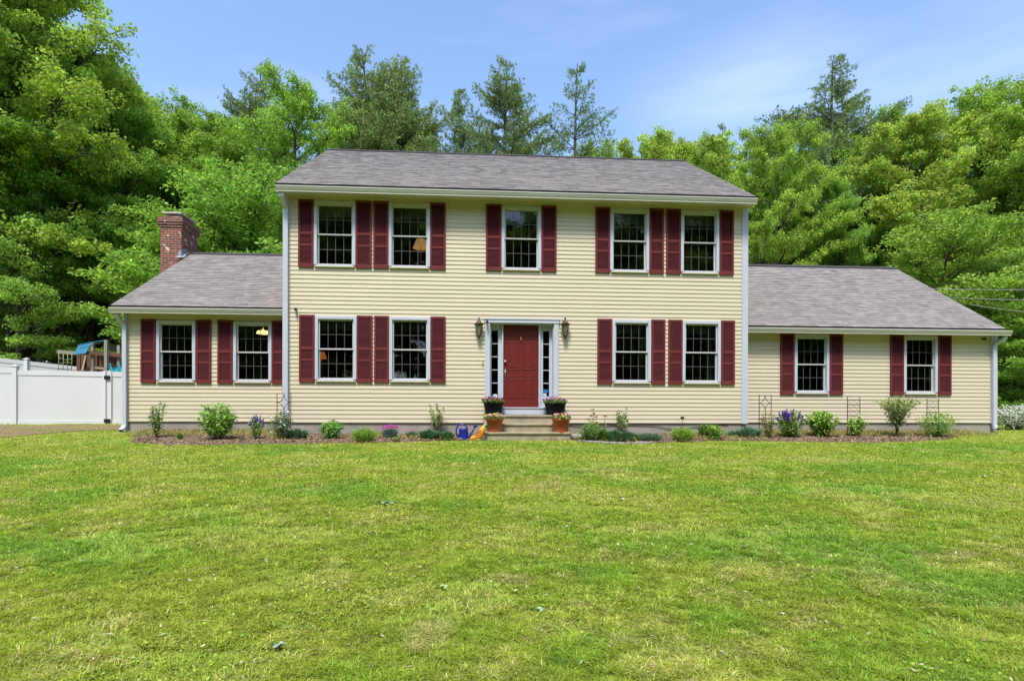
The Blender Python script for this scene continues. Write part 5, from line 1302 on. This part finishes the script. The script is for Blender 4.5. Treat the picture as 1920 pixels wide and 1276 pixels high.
trellis(1423.5, 1446, 739.5, 819, 'arc', 'iron trellis with curved diamond top right of the main house corner')
trellis(1589, 1612.5, 743.5, 818, 'lat', 'iron zigzag trellis between the two right wing windows')
trellis(1738, 1760, 747, 818, 'lat', 'iron zigzag trellis under the last right wing window')

# small garden things
g = on_ground(1279.5, 812); t_ = A(1279.5, 783, g.y) - g; root = empty('garden_light', tuple(g), 'small black garden light on a thin stake by the foundation', 'garden light')
mb = MB(); mb.tube([(0, 0, 0), (0, 0, t_.z)], .005, 6); mb.build('stake', M['black'], root)
mb = MB(); mb.lathe([(.015, t_.z - .03), (.045, t_.z - .015), (.052, t_.z + .005), (.035, t_.z + .03), (.0, t_.z + .04)], n=14); mb.build('light_head', M['black'], root)
g = on_ground(1840.5, 808); z1_ = (A(1840.5, 781, g.y) - g).z; root = empty('utility_post', tuple(g), 'thin grey pipe with a small box on top near the right corner', 'post')
mb = MB(); mb.tube([(0, 0, -.05), (0, 0, z1_ - .06)], .014, 8); mb.build('pipe', M['cream'], root)
mb = MB(); mb.box(-.03, .03, -.025, .025, z1_ - .1, z1_); mb.build('box_head', M['greywood'], root, .004)
g = on_ground(1671, 812); root = empty('pinwheel', tuple(g), 'blue and white pinwheel on a thin stick beside the vase shaped shrub', 'pinwheel')
hh = (A(1671, 782, g.y) - g).z; mb = MB(); mb.tube([(0, 0, 0), (.005, 0, hh)], .005, 6); mb.build('stick', M['cream'], root)
for k, (nm, c_) in enumerate((('blue_vanes', 'blue'), ('white_vanes', 'pinkflag'))):
    mb = MB()
    for j in range(2 if c_ == 'blue' else 2):
        a_ = .5 + k * 2.2 + j * .8 + (1.8 if k == 0 else 2.6); c0 = Vector((.0, -.015, hh)); e1 = c0 + Vector((math.cos(a_) * .075, -.01, math.sin(a_) * .075)); e2 = c0 + Vector((math.cos(a_ + .9) * .08, -.035, math.sin(a_ + .9) * .08))
        mb.add([c0, e1, e2, c0 + Vector((0, .006, 0)), e1 + Vector((0, .006, 0)), e2 + Vector((0, .006, 0))], [(0, 1, 2), (5, 4, 3), (0, 3, 4, 1), (1, 4, 5, 2), (2, 5, 3, 0)])
    mb.build(nm, M[c_], root)
# thin black cord along the foundation
mb = MB()
pts = [A(x, y, -.004) for x, y in ((1066, 795), (1090, 798.5), (1120, 797), (1160, 795.5), (1225, 796.5), (1245, 801), (1262, 804), (1290, 801.5), (1312, 798), (1340, 795), (1365, 795))]
mb.tube(pts, .008, 5); o = mb.build('cord', M['drip']); tag(o, 'thin dark cord sagging along the concrete foundation right of the steps', 'cord')
# bed edging stones
def edging():
    mb = MB(); r2 = random.Random(5); px_ = 1086
    k = 0
    while px_ < 1215:
        w_ = r2.uniform(9, 16); f = (px_ - 1086) / 130; a = on_ground(px_, 827.5 + 5.0 * math.sin(f * 2.2)); b = on_ground(px_ + w_ - 1, 827.5 + 5.0 * math.sin((f + w_ / 130) * 2.2))
        m2 = MB(); m2.bar(a + Vector((0, 0, .022)), b + Vector((0, 0, .022)), .10, .05); o = m2.build('edging_stone', M['concrete'], None, .012)
        tag(o, 'flat grey edging stone along the curved bed edge right of the steps', 'stone', 'edging stones right of the steps'); px_ += w_
edging()

# overhead cables
for k, (a, b, lb) in enumerate((((1745, 541), (2010, 529), 'topmost of the three thin cables running right from the house'), ((1775, 557), (2010, 550), 'middle of the three thin cables running right from the house'), ((1820, 571), (2010, 580), 'lowest of the three thin cables running right from the house'))):
    p0 = A(a[0], a[1], 6.2); p1 = A(b[0], b[1], 5.0); p1 = p1 + (p1 - p0) * 1.2
    pts = [p0.lerp(p1, i / 10) - Vector((0, 0, .22 * 4 * (i / 10) * (1 - i / 10))) for i in range(11)]
    mb = MB(); mb.tube([p - p0 for p in pts], .009, 5); o = mb.build('overhead_cable', M['cable'], None, loc=p0); tag(o, lb, 'cable', 'overhead cables')

# ------------------------------------------------------------------ lawn grass
def in_bed(X, Y):
    t = np.clip(np.minimum((X - bxl) / .8, (bxr - X) / 1.6), 0, 1); yf = bed_edge(X) * t + .2 * (1 - t)
    return (X > bxl + .05) & (X < bxr - .05) & (Y > yf + .16 * (vnoise(X * 7, X * 0 + 2) - .3) + .10 * (vnoise(X * 23, Y * 9) - .5))
def in_dirt(X, Y): return (X < WL + .1) & (Y > -.05 + .3 * np.sin(X * .9 + 2)) & (Y < 3.4 + .25 * np.sin(X * 1.7))
def patch_cols(X, Y, rg):
    n = len(X)
    a = fbm(X * .55 + 4, Y * .8 + 7, 4); b = fbm(X * 1.9 + 31, Y * 2.3 + 3, 3); c = fbm(X * 6 + 1, Y * 6 + 9, 2)
    green = np.array([.27, .37, .036]); yell = np.array([.365, .40, .050]); straw = np.array([.58, .50, .22]); dark = np.array([.20, .36, .04])
    f = np.clip((a - .45) * 3 + (b - .5) * 2.5 + .2, 0, .8)[:, None]; col = green * (1 - f) + yell * f
    d = np.clip((.42 - a) * 6 + (.45 - b) * 3, 0, 1)[:, None] * .7; col = col * (1 - d) + dark * d
    s = (rg.random(n) < np.clip((b - .52) * 1.2 + (c - .5) * .6 + .02, .015, .28))[:, None]; col = np.where(s, straw, col)
    for wx, wy, ra, rb_ in WORN:
        q = ((X - wx) / ra) ** 2 + ((Y - wy) / rb_) ** 2 + (b - .5) * 3.0 + (c - .5) * 2.2
        k = np.clip(1.1 - q, 0, 1)[:, None] * .42; col = col * (1 - k) + np.array([.52, .40, .20]) * k
    return col, a, b, c
WORN = [(*on_ground(px, py).xy, ra, rb_) for px, py, ra, rb_ in ((1020, 912, .45, .3), (1150, 886, .55, .35), (1540, 862, .7, .4), (1240, 862, .6, .3), (1560, 925, .3, .2), (800, 1190, .12, .22), (210, 1170, .16, .1), (1100, 1140, .15, .1), (1760, 1048, .25, .14), (1810, 1040, .2, .1), (560, 870, .5, .3), (960, 1090, .2, .1), (1170, 1210, .12, .08))]
def grass():
    rg = np.random.default_rng(8); Vs = []; Fs = []; Cs = []; base = 0
    bands = [(2.6, 3.6, 24000), (3.6, 5.0, 17000), (5.0, 7.0, 10000), (7.0, 9.5, 5500), (9.5, 12.5, 3400), (12.5, 19, 1100)]
    for d0, d1, dn in bands:
        wmax = d1 * .95 + 3.4; area = (d1 - d0) * 2 * wmax; n = int(area * dn)
        X = (rg.random(n) * 2 - 1) * wmax; Y = -DCAM + d0 + (d1 - d0) * rg.random(n); d = Y + DCAM
        keep = (np.abs(X + d * .065 * -1) < d * .93 + 3.0) & ~in_bed(X, Y) & ~(in_dirt(X, Y) & (vnoise(X * 2, Y * 3) + .45 * rg.random(n) < .66)) & ~((X > sx0 - .01) & (X < sx1 + .01) & (Y > -1.04)) & ~((Y > YF - .03) & (X > WL) & (X < WR)) & (Y < 5)
        X, Y = X[keep], Y[keep]; n = len(X); col, a, b, c = patch_cols(X, Y, rg); d = Y + DCAM
        # bare, thin spots
        bare = fbm(X * 1.3 + 60, Y * 1.9 + 20, 3); k2 = ~((bare > .66) & (rg.random(n) < .80)) ; X, Y, col, d, a, b, c = X[k2], Y[k2], col[k2], d[k2], a[k2], b[k2], c[k2]; n = len(X)
        k3 = rg.random(n) < .25 + 1.5 * (.5 * vnoise(X * 9, Y * 9) + .5 * vnoise(X * 22 + 5, Y * 22)); X, Y, col, d, a, b, c = X[k3], Y[k3], col[k3], d[k3], a[k3], b[k3], c[k3]; n = len(X)
        Z = gz(X, Y); hgt = (.014 + .018 * rg.random(n)) * (1 + .6 * np.clip(.5 - a, 0, 1) * 2) * np.clip(1.5 - .04 * d, .8, 1.4); lean = .7 + 1.4 * rg.random(n); az = rg.random(n) * 6.283 
        tuft = .5 * vnoise(X * 9, Y * 9) + .5 * vnoise(X * 22 + 5, Y * 22); hgt *= .45 + 1.2 * tuft
        wd = (.0012 + .00040 * d) * (.7 + .6 * rg.random(n)); dx, dy = np.cos(az), np.sin(az); px_, py_ = -dy, dx
        B = np.stack([X, Y, Z - .004], -1); sd = np.stack([px_, py_, 0 * px_], -1) * wd[:, None]
        mid = B + np.stack([dx * hgt * lean * .35, dy * hgt * lean * .35, hgt * .7], -1); tip = B + np.stack([dx * hgt * lean, dy * hgt * lean, hgt * (1.15 - .25 * lean)], -1)
        V = np.stack([B - sd, B + sd, mid + sd * .8, tip, mid - sd * .8], 1)
        # two quads sharing the midline: (0,1,2,4) and triangle (4,2,3) stored as a quad
        Fq = (np.arange(n) * 5)[:, None] + np.array([0, 1, 2, 4]); 
        Ft = (np.arange(n) * 5)[:, None] + np.array([4, 2, 3])
        cc = col * (1 + rg.normal(size=(n, 1)) * .2) * (.62 + .78 * tuft[:, None]); Vs.append(V.reshape(-1, 3)); Cs.append(np.repeat(np.clip(cc, .01, .9), 5, 0)); Fs.append((Fq + base, Ft + base)); base += 5 * n
    V = np.concatenate(Vs); Cc = np.concatenate(Cs); T = np.concatenate([np.concatenate([q[:, [0, 1, 2]], q[:, [0, 2, 3]], t]) for q, t in Fs])
    print('grass blades', len(V) // 5)
    o = link('grass', fast_mesh('grass', V, T, Cc), M['grass']); tag(o, 'short patchy yellow green lawn grass in front of the house', 'grass', kind='stuff')
    # clover and broad weeds
    n = 60000; d = 2.6 + 9.5 * rg.random(n) ** 1.1; X = (rg.random(n) * 2 - 1) * (d * .95 + 1); Y = -DCAM + d; cn = fbm(X * 1.6 + 80, Y * 1.6 + 50, 3); keep = (cn > .54) & ~in_bed(X, Y) & ~((X > sx0) & (X < sx1) & (Y > -1.05)); X, Y, d = X[keep], Y[keep], d[keep]; n = len(X)
    Z = gz(X, Y) + .018 + .02 * rg.random(n); N = norm(np.array([0, 0, 1.0]) + rg.normal(size=(n, 3)) * .35); L = (.005 + .007 * rg.random(n)) * (1 + .03 * d); V, Fc = leaves(np.stack([X, Y, Z], -1), N, L, L * .8, rg)
    o = link('clover', fast_mesh('clover', V, Fc, np.repeat(colvar((.29, .44, .06), n, rg, .2, .15), 4, 0)), M['grass']); tag(o, 'small clover leaves scattered in patches through the lawn', 'clover', kind='stuff')
    # dry leaf bits and thatch
    n = 5200; d = 2.6 + 9.5 * rg.random(n); X = (rg.random(n) * 2 - 1) * (d * .95 + 1); Y = -DCAM + d; keep = ~in_bed(X, Y) & ~((X > sx0) & (X < sx1) & (Y > -1.05)); X, Y = X[keep], Y[keep]; n = len(X)
    N = norm(np.array([0, 0, 1.0]) + rg.normal(size=(n, 3)) * .4); L = .008 + .014 * rg.random(n) ** 2; V, Fc = leaves(np.stack([X, Y, gz(X, Y) + .03 + .01 * rg.random(n)], -1), N, L, L * .35, rg)
    pal = np.array([(.40, .30, .18), (.55, .47, .33), (.25, .15, .09), (.45, .50, .30)]); o = link('lawn_litter', fast_mesh('lawn_litter', V, Fc, np.repeat(pal[rg.integers(0, 4, n)], 4, 0)), M['litter']); tag(o, 'tiny dry leaf bits and straw scattered over the lawn', 'leaf litter', kind='stuff')
grass()
# single fallen leaves
def fallen(px, py, s, col, rz, label, group=None):
    s *= .75
    g = on_ground(px, py); root_pts = []; n = 5; mb = MB(); g.z += .028
    vs = [(0, 0, 0)]; 
    for i in range(2 * n):
        a = rz + 2 * math.pi * i / (2 * n); r = s * (1 if i % 2 == 0 else .42) * (1 + .25 * math.sin(i * 2.1)); vs.append((r * math.cos(a), r * math.sin(a), .012 * math.sin(i * 1.7) + .01))
    fs = [(0, 1 + i, 1 + (i + 1) % (2 * n)) for i in range(2 * n)]
    V = np.array(vs); V2 = V - np.array([0, 0, .0015]); F2 = np.array(fs); Fall = np.concatenate([F2, (F2 + len(V))[:, ::-1]])
    o = link('fallen_leaf', fast_mesh('fallen_leaf', np.concatenate([V, V2]), Fall, np.tile(np.array(col), (2 * len(V), 1))), M['litter'], loc=tuple(g)); tag(o, label, 'leaf', group)
fallen(521, 1219, .055, (.36, .46, .38), .4, 'pale grey green fallen leaf near the bottom, left of centre')
fallen(832, 1108, .055, (.40, .50, .22), 1.4, 'pale green fallen leaf in the middle foreground grass')
fallen(1012, 1152, .05, (.30, .44, .30), 1.0, 'upturned grey green leaf right of the bottom centre')
for i, (x_, y_) in enumerate(((708, 944), (716, 948), (724, 946), (733, 948), (722, 952), (740, 945))): fallen(x_, y_, .06, (.32, .42, .20) if i % 2 else (.20, .30, .12), i * 1.1, 'one of a few dropped leaves lying together on the mid lawn', 'dropped leaf cluster on the mid lawn')
fallen(1062, 993, .035, (.6, .6, .5), .2, 'small whitish leaf on the grass in front of the steps'); fallen(1167, 940, .05, (.55, .6, .5), .8, 'narrow whitish leaf on the grass below the right spiky clumps')
fallen(1846, 896, .06, (.62, .55, .45), .3, 'pale dry leaf alone on the right lawn')
